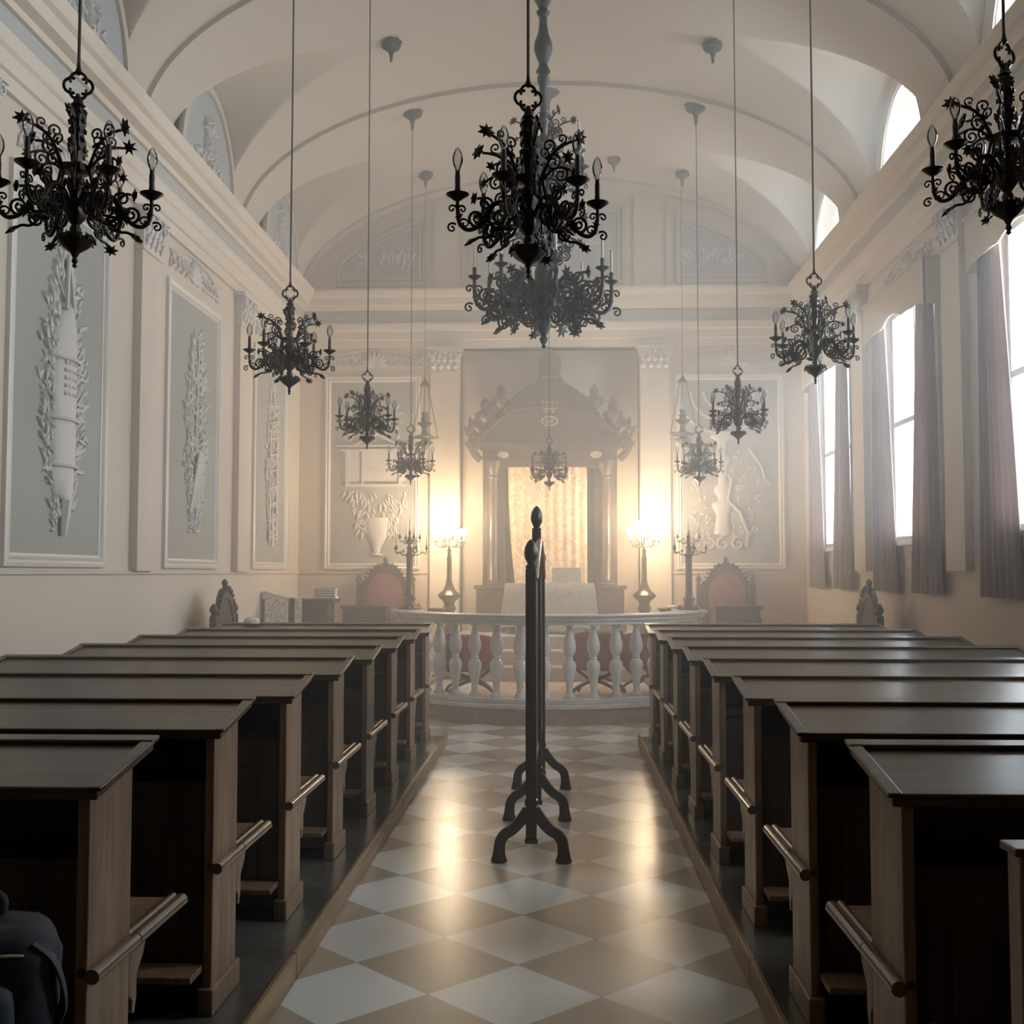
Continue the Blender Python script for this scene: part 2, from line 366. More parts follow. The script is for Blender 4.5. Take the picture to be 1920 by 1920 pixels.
# framed panels
def panel(f, a0, a1, b0, b1, mf='field', inner=.07):
    ntrim[0] += 1; root = thing('trim_%d' % ntrim[0], (0, 0, 0), kind='structure')
    slab(f, a0 + .02, a1 - .02, b0 + .02, b1 - .02, 0, .006).build('panel_field', mf, root, 0)
    mb = MB()
    prof = [(0, 0), (0, .030), (.025, .038), (.045, .022), (.06, .034), (.075, .012), (inner + .02, .008)]
    n = len(prof); vs = []
    for (sa, sb) in ((0, 0), (1, 0), (1, 1), (0, 1)):
        for d, h in prof: vs.append(f((a1 - d) if sa else (a0 + d), (b1 - d) if sb else (b0 + d), h))
    fs = []
    for k in range(4):
        for i in range(n - 1):
            fs.append((k * n + i, k * n + i + 1, ((k + 1) % 4) * n + i + 1, ((k + 1) % 4) * n + i))
    mb.add(vs, fs).build('panel_moulding', 'moulding', root, 0)
for b in BAYS: panel(fL, b - .78, b + .80, 1.575, 4.21)
panel(fB, -3.17, -1.86, 1.575, 4.22); panel(fB, 1.60, 3.05, 1.575, 4.22)
# lunette recess faces on the left wall, arched window surrounds on the right
for b in BAYS:
    ntrim[0] += 1
    fill2d(arch(b - .85, b + .85, 5.3, .99, 24), [], .02, lambda a, c, t: (XL + .11 + t, a, c), 'trim_%d' % ntrim[0], 'lunette', None, 'structure')
    ntrim[0] += 1
    fill2d(arch(b - .85, b + .85, 5.3, .99, 24), [arch(b - .77, b + .77, 5.32, .89, 24)], .05, lambda a, c, t: (XL + .125 + t, a, c), 'trim_%d' % ntrim[0], 'vault', None, 'structure')
    ntrim[0] += 1
    fill2d(arch(b - .87, b + .87, 5.15, 1.16, 28), [arch(b - .72, b + .66, 5.10, 1.08, 28)], .03, lambda a, c, t: (XR - .045 + t, a, c), 'trim_%d' % ntrim[0], 'vault', None, 'structure')
# windows
nw = 0
for b in BAYS[::-1]:
  if b > 4:
    nw += 1; root = thing('window_%d' % nw, (XR + .07, b, WZ0), kind='structure')
    g = lambda a, c, t: (t, a, c)
    fill2d(rect(-.72, .72, 0, WZ1 - WZ0), [rect(-.67, -.018, .05, 1.14), rect(.018, .67, .05, 1.14), rect(-.67, -.018, 1.19, 2.23), rect(.018, .67, 1.19, 2.23)], .03, g, 'window_frame', 'window', root)
    MB().box(-.004, .004, -.70, .70, .02, 2.26).build('pane', 'pane', root, 0)
    MB().box(-.13, .03, -.74, .74, -.05, 0).build('window_sill', 'window', root, 0, .008)
  if 1:
    nw += 1; root = thing('window_%d' % nw, (XR - .025, b, 5.15), kind='structure')
    A = arch(-.75, .69, -.03, 1.09, 28)
    fill2d(A, [arch(-.70, .64, .03, .985, 28)], .03, g, 'window_frame', 'window', root)
    fill2d(arch(-.72, .66, .0, 1.03, 28), [], .008, g, 'pane', 'pane', root)
# door
# apron panels under the windows
for b in BAYS: trim(slab(fR, b - .78, b + .78, 1.57, 1.80, 0, .02), 'moulding', 0, 0)
# back lunette mouldings
def zarc(x, off): 
    t = max(0, 1 - ((x - XC) / (HW - off)) ** 2); return SPR + (1.65 - off) * sqrt(t)
def lpanel(x0, x1, off=.30, z0=5.46):
    n = 14
    def ring(e):
        a0, a1 = x0 + e, x1 - e; r = [(a0, z0 + e), (a1, z0 + e)]
        for i in range(n + 1):
            x = a1 + (a0 - a1) * i / n; z = zarc(x, off + e)
            if z > z0 + e + .01: r.append((x, z))
        return r
    ntrim[0] += 1; root = thing('trim_%d' % ntrim[0], (0, 0, 0), kind='structure')
    g = lambda a, c, t: (a, YB - .01 + t, c)
    fill2d(ring(.03), [], .012, g, 'panel_field', 'lunette', root)
    fill2d(ring(0), [ring(.05)], .06, g, 'panel_moulding', 'vault', root)
    fill2d(ring(.08), [ring(.11)], .045, g, 'panel_moulding', 'vault', root)
lpanel(-3.02, -1.78); lpanel(-1.16, .94); lpanel(1.62, 2.86)
for a in (-1.68, -1.28, 1.06, 1.50): trim(slab(fB, a - .02, a + .02, 5.42, zarc(a, .12), 0, .025), 'vault', 0)

# ------------------------------------------------------------------ plaster reliefs
def relief(name, seed, f, label, cat='relief', group=None, m='stucco', fn=None):
    random.seed(seed); mb = MB(); fn(mb, f); o = mb.build(name, m, None, 50); tag(o, label, cat, group); return o
def foliage(mb, f, u, v0, v1, wid, n, L=.10, core=None):
    for i in range(int(n * 1.5)):
        t = random.random(); v = v0 + (v1 - v0) * t; env = wid * (sin(pi * min(1, max(0, .05 + .92 * t))) ** .7) * random.uniform(.75, 1.05)
        s = random.choice((-1, 1)); d = env * random.uniform(.1, 1) ** .7
        out = random.uniform(.1, 1.1) if random.random() < .8 else random.uniform(1.2, 2.4)
        leaf(mb, u + s * d * .85, v, pi / 2 - s * out, L * random.uniform(.6, 1.3), L * .30, random.uniform(.02, .045), f)
    for s in (-1, 1):
        for k in range(9):
            v = v0 + (v1 - v0) * (.08 + .1 * k); e = wid * .8 * sin(pi * (.08 + .1 * k)) ** .7
            mb.tube(crom([f(u, v - .08, .015), f(u + s * e * .5, v - .03, .03), f(u + s * e, v + .10, .012)]), .007, 4)
    mb.tube([f(u + .02 * sin(9 * k / 20), v0 + (v1 - v0) * k / 20, .02) for k in range(21)], .012, 5)
def r_scroll(mb, f):    # long wrapped scroll hung among leaves
    u = 7.72
    g = lambda a, b, h: f(a, b, h)
    foliage(mb, f, u, 1.84, 3.78, .42, 210, .12)
    prof = [(3.42, .03), (3.38, .10), (3.30, .15), (3.20, .16), (3.18, .18), (2.9, .19), (2.62, .185), (2.60, .17), (2.55, .185), (2.30, .18), (2.28, .165), (2.22, .17), (2.08, .14), (2.05, .05)]
    vs = []; n = 9
    for z, w in prof:
        for i in range(n): a = pi * i / (n - 1); vs.append(f(u + w * cos(a), z, -.005 + .075 * sin(a)))
    mb.add(vs, [(j * n + i, j * n + i + 1, (j + 1) * n + i + 1, (j + 1) * n + i) for j in range(len(prof) - 1) for i in range(n - 1)])
    for z in (2.62, 2.29, 3.05): mb.tube([f(u + .21 * cos(pi * i / 8), z, .0 + .082 * sin(pi * i / 8)) for i in range(9)], .013, 5)
    for i in range(4):
        for j in range(5): bump(mb, u - .08 + .05 * i, 2.80 + .055 * j, .018, .018, lambda a, b, h: f(a, b, h + .062), 6)
    for s in (-1, 1): mb.tube([f(u + s * .06, 3.40, .05), f(u + s * .03, 3.62, .04), f(u, 3.80, .03)], .015, 5)
    mb.tube([f(u, 2.05, .04), f(u, 1.80, .03)], [.05, .025], 6)
relief('stucco_relief', 11, fL, 'tall plaster relief of a banded wrapped scroll between leaf sprays, beside the near left chandelier', fn=r_scroll)
def r_troph(mb, f):
    u = 10.62; foliage(mb, f, u, 1.92, 3.84, .37, 230, .11)
    for v in (2.25, 2.62, 3.02, 3.35): scrollr(mb, u + .08, v, .12, 1.5, 0, 1, .018, f); scrollr(mb, u - .08, v + .12, .11, 1.5, pi, -1, .018, f)
    for k in range(7): mb.tube([f(u - .2 + .06 * k, 2.1 + .03 * k, .03), f(u + .02 * k, 2.7, .05)], .014, 5)
relief('stucco_relief', 12, fL, 'narrow plaster leaf garland relief in the middle blue-green panel of the left wall', fn=r_troph)
def r_third(mb, f):
    u = 13.5; foliage(mb, f, u, 1.86, 3.82, .34, 220, .11)
    for k in range(9): mb.tube([f(u - .2, 1.95 + .2 * k, .03), f(u + .2, 2.02 + .2 * k, .04)], .012, 5)
    for s in (-1, 1): mb.tube([f(u + s * .16, 1.9, .03), f(u + s * .16, 3.2, .03)], .018, 5)
relief('stucco_relief', 13, fL, 'plaster trophy relief with crossbars on the left wall panel nearest the altar corner', fn=r_third)
def r_near(mb, f): foliage(mb, f, 4.8, 1.9, 3.8, .3, 100, .13)
def r_fan(c, w, z=4.32, hh=.24):
    def go(mb, f):
        for i in range(9):
            a = pi * (i + .5) / 9; leaf(mb, c, z + .02, a, hh * (.8 + .2 * sin(a)), .07, .035, f)
        for s in (-1, 1):
            for k in range(4):
                x = c + s * (w * .30 + w * .19 * k); scrollr(mb, x, z + .09, .065 - .006 * k, 1.5, 0 if s > 0 else pi, s, .012, f)
                leaf(mb, x + s * .03, z + .12, pi / 2 - s * 1.1, .10, .04, .03, f); leaf(mb, x, z + .04, -s * .3 + (0 if s > 0 else pi), .1, .04, .03, f)
        mb.tube([f(c + w * cos(pi * i / 14) * 1.02, z + hh * 1.05 * sin(pi * i / 14) ** .8, .01) for i in range(15)], .01, 5)
    return go
for (f, c, lab) in ((fL, 7.7, 'leaf scroll relief above the near left wall panel with the wrapped scroll'), (fL, 10.55, 'leaf scroll relief above the middle panel of the left wall'), (fL, 13.45, 'leaf scroll relief above the last left wall panel by the altar corner'),
                    (fR, 13.45, 'leaf scroll relief above the far right window pelmet'), (fR, 10.55, 'leaf scroll relief above the middle right window pelmet'), (fR, 7.67, 'leaf scroll relief above the near right window pelmet')):
    relief('frieze_relief', 21, f, lab, group='leaf scroll friezes', fn=r_fan(c, .70))
relief('frieze_relief', 22, fB, 'fan and scroll relief over the altar wall panel left of the ark', group='leaf scroll friezes', fn=r_fan(-2.5, .66))
relief('frieze_relief', 23, fB, 'fan and scroll relief over the altar wall panel right of the ark', group='leaf scroll friezes', fn=r_fan(2.32, .66))
def r_wreath(c):
    def go(mb, f):
        for i in range(90):
            a = random.random() * 2 * pi; r = random.uniform(.02, .24); leaf(mb, c + r * .8 * cos(a), 5.78 + r * sin(a), random.random() * 2 * pi, .09, .035, .05, f)
        for i in range(30): leaf(mb, c + random.uniform(-.4, .4), 5.5 + random.uniform(-.08, .05), random.random() * pi, .1, .03, .03, f)
    return go
fLu = lambda u, v, h: (XL + .12 + h, u, v)
for c, lab in ((7.67, 'bouquet relief in the nearest left lunette above the cornice'), (10.55, 'bouquet relief in the middle left lunette above the cornice'), (13.43, 'small bouquet relief in the farthest left lunette above the cornice')):
    relief('lunette_relief', int(c), fLu, lab, group='lunette bouquets', fn=r_wreath(c))
def r_temple(mb, f):    # little temple front, swags and a vase
    u0, u1, uc = -2.93, -2.05, -2.45
    for (a0, a1, b0, b1, h) in ((u0 + .05, u1, 2.70, 2.74, .04), (u0 - .02, u1 + .02, 3.18, 3.215, .05), (u0 - .06, u1 + .06, 3.245, 3.27, .05), (u0, u1, 2.78, 3.18, .012), (u0 + .05, u0 + .1, 2.74, 3.18, .035), (u1 - .1, u1 - .05, 2.74, 3.18, .035), (u0 + .27, u0 + .30, 2.74, 3.18, .03)): slab(f, a0, a1, b0, b1, 0, h, mb)
    mb.tube([f(uc - .3, 3.27, .03), f(uc, 3.42, .04), f(uc + .3, 3.27, .03)], .018, 5); mb.tube([f(uc, 3.42, .03), f(uc, 3.85, .03)], .022, 5)
    for k in range(6): scrollr(mb, u0 + .15 + .13 * k, 2.93, .045, 1.2, 0, 1, .01, f, .02)
    for i in range(110):
        s = random.choice((-1, 1)); t = random.random(); leaf(mb, uc + s * random.uniform(.05, .45) * (1 - .5 * t), 2.68 - .6 * t, -pi / 2 + s * random.uniform(-.6, 1.0), .12, .04, .03, f)
    for i in range(30): leaf(mb, uc + random.uniform(-.45, .45), random.uniform(3.3, 3.75), random.random() * pi, .1, .035, .025, f)
    vs = []; n = 9; prof = [(2.28, .17), (2.16, .17), (2.02, .14), (1.88, .06), (1.80, .045), (1.77, .10)]
    for z, w in prof:
        for i in range(n): a = pi * i / (n - 1); vs.append(f(uc + w * cos(a), z, .05 * sin(a)))
    mb.add(vs, [(j * n + i, j * n + i + 1, (j + 1) * n + i + 1, (j + 1) * n + i) for j in range(len(prof) - 1) for i in range(n - 1)])
    for s in (-1, 1): scrollr(mb, uc + s * .2, 2.2, .08, 1.3, 0 if s < 0 else pi, s, .014, f)
relief('stucco_relief', 31, fB, 'plaster relief of a small temple front over a vase, altar wall left of the ark', fn=r_temple)
def r_menorah(mb, f):
    u = 2.22
    prof = [(3.62, .03), (3.6, .11), (3.55, .05), (3.42, .05), (3.39, .17), (3.35, .17), (3.3, .07), (3.12, .05), (3.08, .14), (3.03, .14), (2.95, .07), (2.72, .06), (2.69, .11), (2.62, .12), (2.55, .07), (2.5, .06), (2.47, .15), (2.42, .15), (2.3, .09), (2.05, .13)]
    vs = []; n = 7
    for z, w in prof:
        for i in range(n): a = pi * i / (n - 1); vs.append(f(u + w * cos(a), z, .04 * sin(a)))
    mb.add(vs, [(j * n + i, j * n + i + 1, (j + 1) * n + i + 1, (j + 1) * n + i) for j in range(len(prof) - 1) for i in range(n - 1)])
    for R in (.25, .42, .60): mb.tube([f(u + R * cos(a), 3.98 + .95 * R * sin(a), .03) for a in [pi + pi * i / 20 for i in range(21)]], .018, 5)
    for s in (-1, 0, 1): scrollr(mb, u + s * .2, 1.92, .09, 1.2, pi / 2, 1 if s >= 0 else -1, .02, f)
    mb.tube([f(*q) for q in ((u + .12, 2.8, .03), (u + .06, 2.5, .03), (u + .22, 2.35, .03), (u + .33, 2.05, .03), (u + .3, 1.88, .03))], .02, 5)
    mb.tube([f(*q) for q in ((u + .35, 3.2, .03), (u + .52, 2.95, .03), (u + .55, 2.8, .03), (u + .64, 2.7, .03))], .018, 5)
    for i in range(130):
        leaf(mb, u + random.uniform(-.42, .45), random.uniform(1.95, 3.15), random.random() * 2 * pi, .10, .035, .025, f)
relief('stucco_relief', 32, fB, 'plaster relief of a branched candelabrum with garlands, altar wall right of the ark', fn=r_menorah)
fB2 = lambda u, v, h: (u, YB - .018 - h, v)
def r_lspray(c, z, w):
    def go(mb, f):
        for i in range(36):
            d = random.uniform(-w, w); leaf(mb, c + d, z + random.uniform(-.06, .12) - .2 * abs(d) * 0, pi / 2 - d * 2.2, .12, .04, .02, f)
        for s in (-1, 1): scrollr(mb, c + s * w * .6, z - .03, .08, 1.5, 0, s, .01, f, .015)
    return go
relief('lunette_relief', 41, fB2, 'faint spray relief in the altar wall lunette, left corner field', group='altar lunette sprays', fn=r_lspray(-2.3, 5.75, .4))
relief('lunette_relief', 42, fB2, 'faint spray relief in the centre field of the altar wall lunette', group='altar lunette sprays', fn=r_lspray(-.1, 5.95, .8))
relief('lunette_relief', 43, fB2, 'faint spray relief in the altar wall lunette, right corner field', group='altar lunette sprays', fn=r_lspray(2.1, 5.75, .4))

# ------------------------------------------------------------------ platforms and altar stage
PT = .10; PE = 9.87
for (x0, x1, ex, nm) in ((XL, -1.01, -.985, 'l'), (.735, XR, .71, 'r')):
    trim(MB().box(x0, x1, -1.2, PE, 0, PT), 'platstone', 0)
    e = MB(); a, b = sorted((x1 if nm == 'l' else x0, ex))
    for i in range(5):
        y0 = -1.2 + 2.9 * i - (.36 if i else 0); y1 = min(-1.2 + 2.9 * (i + 1) - .36, PE); e.box(a, b, y0 + .004, y1 - .004, 0, PT + .004)
    e.box(a - (.0 if nm == 'l' else .0), b, PE - .001, PE + .02, 0, PT)
    trim(e, 'edgewood', 0, .006)
CX, CYb = -.105, 13.1
def ringpoly(r, y_back, x0, x1, n=40):
    pts = [(x1, y_back), (x0, y_back), (x0, CYb)] if x0 < CX - r else []
    return pts
def stage(r, z0, z1, m):
    poly = [(XR, YB + .7), (XL, YB + .7), (XL, CYb - .25), (CX - r, CYb - .25)]
    a0 = pi + math.asin(.25 / r)
    poly += [(CX + r * cos(a), CYb + r * sin(a)) for a in [a0 + (2 * pi - math.asin(.25 / r) * 1 - a0) * i / 44 for i in range(45)]]
    poly += [(CX + r, CYb - .25), (XR, CYb - .25)]
    return trim(MB().prism(poly, z0, z1, 'z'), m, 40)
stage(1.83, 0, .165, 'redmarble'); stage(1.86, .165, .20, 'marblew')
# steps up to the ark
for i, (y, z) in enumerate(((13.72, .385), (13.94, .57), (14.16, .75))):
    trim(MB().box(-1.28 + .0 * i, 1.08, y, YB + .26, .2 if i == 0 else .2, z - .03), 'redmarble', 0); trim(MB().box(-1.29, 1.09, y - .02, YB + .26, z - .03, z), 'marblew', 0, .008)

# balustrade
root = thing('balustrade', (CX, CYb, .2), 'curved white marble balustrade of turned balusters around the altar stage', 'balustrade')
def arcband(mb, r0, r1, z0, z1, a0=-96, a1=96, n=56):
    vs = []; fs = []
    for i in range(n + 1):
        t = radians(a0 + (a1 - a0) * i / n)
        for r, z in ((r0, z0), (r1, z0), (r1, z1), (r0, z1)): vs.append((r * sin(t), -r * cos(t), z))
    for i in range(n):
        for k in range(4): fs.append((i * 4 + k, i * 4 + (k + 1) % 4, i * 4 + 4 + (k + 1) % 4, i * 4 + 4 + k))
    fs += [(0, 1, 2, 3), (n * 4, n * 4 + 3, n * 4 + 2, n * 4 + 1)]
    mb.add(vs, fs)
mb = MB(); arcband(mb, 1.50, 1.75, 0, .05, -88, 88); mb.build('plinth', 'marblew', root, 30, .006)
mb = MB(); arcband(mb, 1.52, 1.73, .80, .84, -88, 88); arcband(mb, 1.50, 1.75, .84, .885, -88, 88); arcband(mb, 1.47, 1.78, .885, .905, -88, 88); mb.build('handrail', 'marblew', root, 30, .006)
BP = [(.062, 0), (.062, .02), (.045, .035), (.033, .07), (.038, .14), (.057, .24), (.072, .315), (.066, .36), (.035, .392), (.042, .402), (.042, .412), (.033, .424), (.05, .45), (.070, .50), (.071, .54), (.057, .60), (.039, .66), (.027, .715), (.027, .73), (.045, .738), (.06, .752)]
bal0 = MB().lathe(BP, 20).build('baluster', 'marblew', root, 50)
first = True
for k in range(-9, 10):
    a = radians(-1 + 9 * k); o = bal0 if first else bal0.copy()
    if not first: COL.objects.link(o)
    first = False; o.location = (1.62 * sin(a), -1.62 * cos(a), .05)
for s in (-1, 1):
    mb = MB(); x = s * 1.64
    mb.box(x - .17, x + .17, -.17, .17, 0, .10); mb.box(x - .14, x + .14, -.14, .14, .10, .82); mb.box(x - .165, x + .165, -.165, .165, .82, .86); mb.box(x - .19, x + .19, -.19, .19, .86, .905)
    mb.build('pedestal', 'marblew', root, 0, .008)
# rug on the stage
mb = MB().box(-.95, .75, 11.72, 13.6, .2, .209); o = mb.build('rug', 'rug', None, 0); tag(o, 'faded patterned rug on the altar stage behind the balusters', 'rug')

# ------------------------------------------------------------------ pews
def make_pew(side, Lx):
    """side -1: the aisle end is at +x (left block); side +1: aisle end at -x. local x from 0 (aisle end) going away"""
    r = thing('pew', (0, 0, PT)); d = side
    def X(a, b): return tuple(sorted((a * d, b * d)))
    def bx(mb, a, b, *rest): x0, x1 = X(a, b); mb.box(x0, x1, *rest)
    for a in (0, Lx - .03):
        mb = MB(); x0, x1 = X(a, a + .03); mb.prism([(0, 0), (.27, 0), (.27, .945), (0, .895)], x0, x1, 'x'); mb.build('end_panel', 'wood', r, 0, .004)
        mb = MB(); bx(mb, a - .012, a + .042, -.022, .29, 0, .085); mb.build('foot', 'wood', r, 0, .006)
    mb = MB(); bx(mb, .03, Lx - .03, .248, .268, 0, .93); mb.build('backrest', 'shadewood', r, 0)
    mb = MB(); bx(mb, .03, Lx - .03, .02, .04, .05, .72); bx(mb, .12, Lx - .12, .014, .022, .14, .62); mb.build('front_panel', 'shadewood', r, 0, .003)
    mb = MB(); bx(mb, .03, Lx - .03, .015, .25, .72, .74); mb.build('book_shelf', 'shadewood', r, 0, .002)
    mb = MB(); x0, x1 = X(-.028, Lx + .028); mb.prism([(-.03, .89), (.345, .952), (.345, .977), (-.03, .915)], x0, x1, 'x'); mb.build('desk_top', 'deskwood', r, 0, .005)
    mb = MB(); mb.prism([(.305, .970), (.357, .978), (.357, .992), (.305, .984)], *X(-.04, Lx + .04), 'x')
    for a in (-.04, Lx + .004): mb.prism([(-.036, .912), (.33, .973), (.33, .985), (-.036, .924)], *X(a, a + .036), 'x')
    mb.prism([(-.036, .912), (-.006, .917), (-.006, .928), (-.036, .923)], *X(-.04, Lx + .04), 'x')
    mb.build('desk_rim', 'deskwood', r, 0, .004)
    mb = MB(); bx(mb, .0, Lx, .27, .63, .452, .476); mb.build('seat', 'wood', r, 0, .006)
    def bar(y0, y1):
        m2 = MB(); xx = -.012 * d; m2.tube([(xx, y0, .466), (xx, y1, .466)], .019, 10); xx2 = .014 * d; m2.tube([(xx2, y0, .475), (xx2, y1, .475)], .012, 8); return m2
    bar(.0, .272).build('seat_moulding', 'seat_and_highlight_wood', r, 50); bar(.278, .64).build('seat_moulding', 'seat_and_highlight_wood', r, 50)
    for a in (.0, Lx - .03):
        mb = MB(); mb.prism([(.27, .45), (.40, .45), (.37, .40), (.325, .36), (.325, .30), (.31, .262), (.295, .27), (.295, .30), (.27, .32)], *X(a, a + .03), 'x'); mb.build('seat_bracket', 'wood', r, 0, .003)
    mb = MB(); bx(mb, .03, Lx - .03, -.12, .015, .135, .157); bx(mb, .3, .33, -.10, .02, 0, .135); bx(mb, Lx - .33, Lx - .3, -.10, .02, 0, .135); mb.build('foot_rail', 'wood', r, 0, .004)
    return r
M['shadewood'] = vary(mat('shaded_walnut_wood', (0, 0, 0), .45, spec=.4), (.035, .022, .015), (.06, .038, .026), (26, 26, 2.5))  # shade on the pew fronts put into the colour, darker than the end panels
M['seat_and_highlight_wood'] = mat('worn_seat_and_rail_highlight_wood', (.16, .105, .07), .25, spec=.6, coat=.5)
def make_bench(side, Lx):
    r = thing('pew', (0, 0, PT)); d = side
    def X(a, b): return tuple(sorted((a * d, b * d)))
    def bx(mb, a, b, *rest): x0, x1 = X(a, b); mb.box(x0, x1, *rest)
    for a in (0, Lx - .03):
        mb = MB(); x0, x1 = X(a, a + .03); mb.box(x0, x1, .205, .262, 0, .94); mb.build('end_panel', 'wood', r, 0, .004)
    mb = MB(); bx(mb, .03, Lx - .03, .225, .245, .03, .93); mb.build('backrest', 'wood', r, 0)
    mb = MB(); bx(mb, -.01, Lx + .01, .198, .27, .94, .955); mb.build('top_rail', 'deskwood', r, 0, .003)
    mb = MB(); bx(mb, .0, Lx, .265, .63, .452, .476); mb.build('seat', 'wood', r, 0, .006)
    m2 = MB(); m2.tube([(-.012 * d, .26, .466), (-.012 * d, .64, .466)], .019, 10); m2.build('seat_moulding', 'seat_and_highlight_wood', r, 50)
    for a in (.05, Lx - .08):
        mb = MB(); bx(mb, a, a + .03, .29, .60, 0, .45); mb.build('seat_bracket', 'wood', r, 0, .003)
    return r
ORD = ['first', 'second', 'third', 'fourth', 'fifth', 'sixth', 'seventh', 'last']
NOTE = ['nearest of all', 'right behind the nearest', 'third from the near end', 'level with the divider\'s near foot', 'level with the divider\'s middle foot', 'level with the divider\'s far foot', 'next to the farthest', 'farthest, by the balustrade']
NOTE_L = NOTE_R = NOTE
for side, xe, Lx, nm, notes in ((-1, -1.13, 1.84, 'left', NOTE_L), (1, .805, 1.98, 'right', NOTE_R)):
    p0 = make_pew(side, Lx)
    for k in range(8):
        p = p0 if k == 0 else copy_tree(p0)
        p.location = (xe, 2.68 + .98 * k, PT)
        tag(p, 'dark wooden pew in the %s block, %s' % (nm, notes[k]), 'pew', 'pews of the %s block' % nm)
    b = make_bench(side, Lx); b.location = (xe, 1.80, PT)
    tag(b, 'low-backed bench without a desk at the near end of the %s pews' % nm, 'bench')

o = MB().lathe([(.055, 0), (.062, .012), (.060, .03), (.045, .048), (.02, .056), (.002, .057)], 20, sx=1.15).build('bowl', 'paper', None, 50)
o.location = (-2.72, 9.54 + .30, 1.083); tag(o, 'small pale rounded bowl resting on top of the farthest left pew', 'bowl')
# ------------------------------------------------------------------ backpack on the near left bench
r = thing('backpack', (-1.175, 2.21, PT + .476), 'dark navy canvas backpack resting on the nearest left bench', 'bag', rz=.3)
def blob(mb, cx, cy_, cz, sx, sy, sz, e=.6, n=20, m=14, nz=.0):
    vs = []
    def sg(v, p): return math.copysign(abs(v) ** p, v)
    for j in range(m + 1):
        t = -pi / 2 + pi * j / m
        for i in range(n):
            a = 2 * pi * i / n; w = 1 + nz * (random.random() - .5)
            vs.append((cx + sx * w * sg(cos(t), e) * sg(cos(a), e), cy_ + sy * w * sg(cos(t), e) * sg(sin(a), e), cz + sz * w * sg(sin(t), e)))
    mb.add(vs, [(j * n + i, j * n + (i + 1) % n, (j + 1) * n + (i + 1) % n, (j + 1) * n + i) for j in range(m) for i in range(n)])
random.seed(3)
mb = MB(); blob(mb, 0, 0, .135, .175, .11, .135, .55, 28, 18, .05); mb.build('body', 'bag', r, 60)
mb = MB(); blob(mb, -.02, -.10, .10, .13, .05, .085, .6, 24, 14, .05); mb.build('front_pocket', 'bag2', r, 60)
mb = MB(); mb.tube(crom([(-.05, .02, .26), (-.055, .02, .30), (0, .02, .318), (.055, .02, .30), (.05, .02, .26)]), .009, 8, 1.6); mb.build('handle', 'bag2', r, 60)
mb = MB(); mb.tube(crom([(.13, -.06, .235), (.165, -.055, .20), (.184, -.05, .15), (.186, -.03, .10), (.17, -.02, .06)]), .006, 8, 4.0); mb.build('strap', 'bag2', r, 60)
mb = MB(); mb.tube(crom([(-.15, -.085, .19), (-.05, -.115, .225), (.08, -.11, .225), (.16, -.05, .20)]), .004, 6); mb.build('zip', 'silver', r, 60)

# ------------------------------------------------------------------ divider in the aisle
r = thing('divider_screen', (-.13, 7.0, 0), 'dark wooden free-standing divider seen edge-on in the middle of the aisle, three footed posts', 'divider', rz=-.012)
for y, zt, kk in ((-1, 1.56, 0), (0, 1.80, 1), (1, 1.56, 0)):
    mb = MB(); w = .029
    mb.box(-w, w, y - w, y + w, .12, zt); mb.box(-.035, .035, y - .035, y + .035, .30, .33); mb.box(-.035, .035, y - .035, y + .035, .10, .13); mb.build('post', 'darkwood', r, 0, .008)
    mb = MB(); mb.lathe([(.028, 0), (.030, .012), (.018, .02), (.022, .03), (.034, .055), (.038, .08), (.034, .11), (.02, .14), (.004, .155)], 18, (0, y, zt)); mb.build('finial', 'darkwood', r, 50)
    for s in (-1, 1):
        mb = MB(); pts = crom([(.015, .275), (.05, .225), (.095, .175), (.14, .145), (.165, .105), (.172, .03)], 4); n = len(pts); vs = []; fs = []
        for i, q in enumerate(pts):
            t = i / (n - 1); hw = .032 - .004 * sin(pi * t); d = (pts[min(i + 1, n - 1)] - pts[max(i - 1, 0)]).normalized(); nn = Vector((d.y, -d.x, 0))
            for (u, yy) in ((-1, -.02), (1, -.02), (1, .02), (-1, .02)): vs.append((s * (q.x + nn.x * hw * u), y + yy, q.y + nn.y * hw * u))
        for i in range(n - 1):
            for k in range(4): fs.append((i * 4 + k, i * 4 + (k + 1) % 4, i * 4 + 4 + (k + 1) % 4, i * 4 + 4 + k))
        fs += [(0, 1, 2, 3), (4 * n - 1, 4 * n - 2, 4 * n - 3, 4 * n - 4)]
        mb.add(vs, fs); mb.lathe([(.042, 0), (.044, .012), (.038, .024), (.034, .045), (.030, .06)], 14, (s * .172, y, 0)); mb.build('leg', 'darkwood', r, 50, .004)
# curved top rail, bottom rail, panel
mb = MB(); P = [(0, -1 + .03 + .94 * 2 * i / 40, 1.50 + .24 * sin(pi * i / 40) ** 1.2) for i in range(41)]
mb.tube([(.022, p[1], p[2]) for p in P], .017, 8); mb.build('top_rail', 'seat_and_highlight_wood', r, 50)  # lighter glossy wood stands in for the lit highlight along the rail
mb = MB(); mb.box(-.014, .014, -.97, .97, .44, .49); mb.build('bottom_rail', 'darkwood', r, 0, .004)
mb = MB(); mb.prism([(-.97, .48), (.97, .48)] + [(p[1], p[2]) for p in P[::-1]], -.005, .009, 'x'); mb.build('panel', 'darkwood', r, 0)

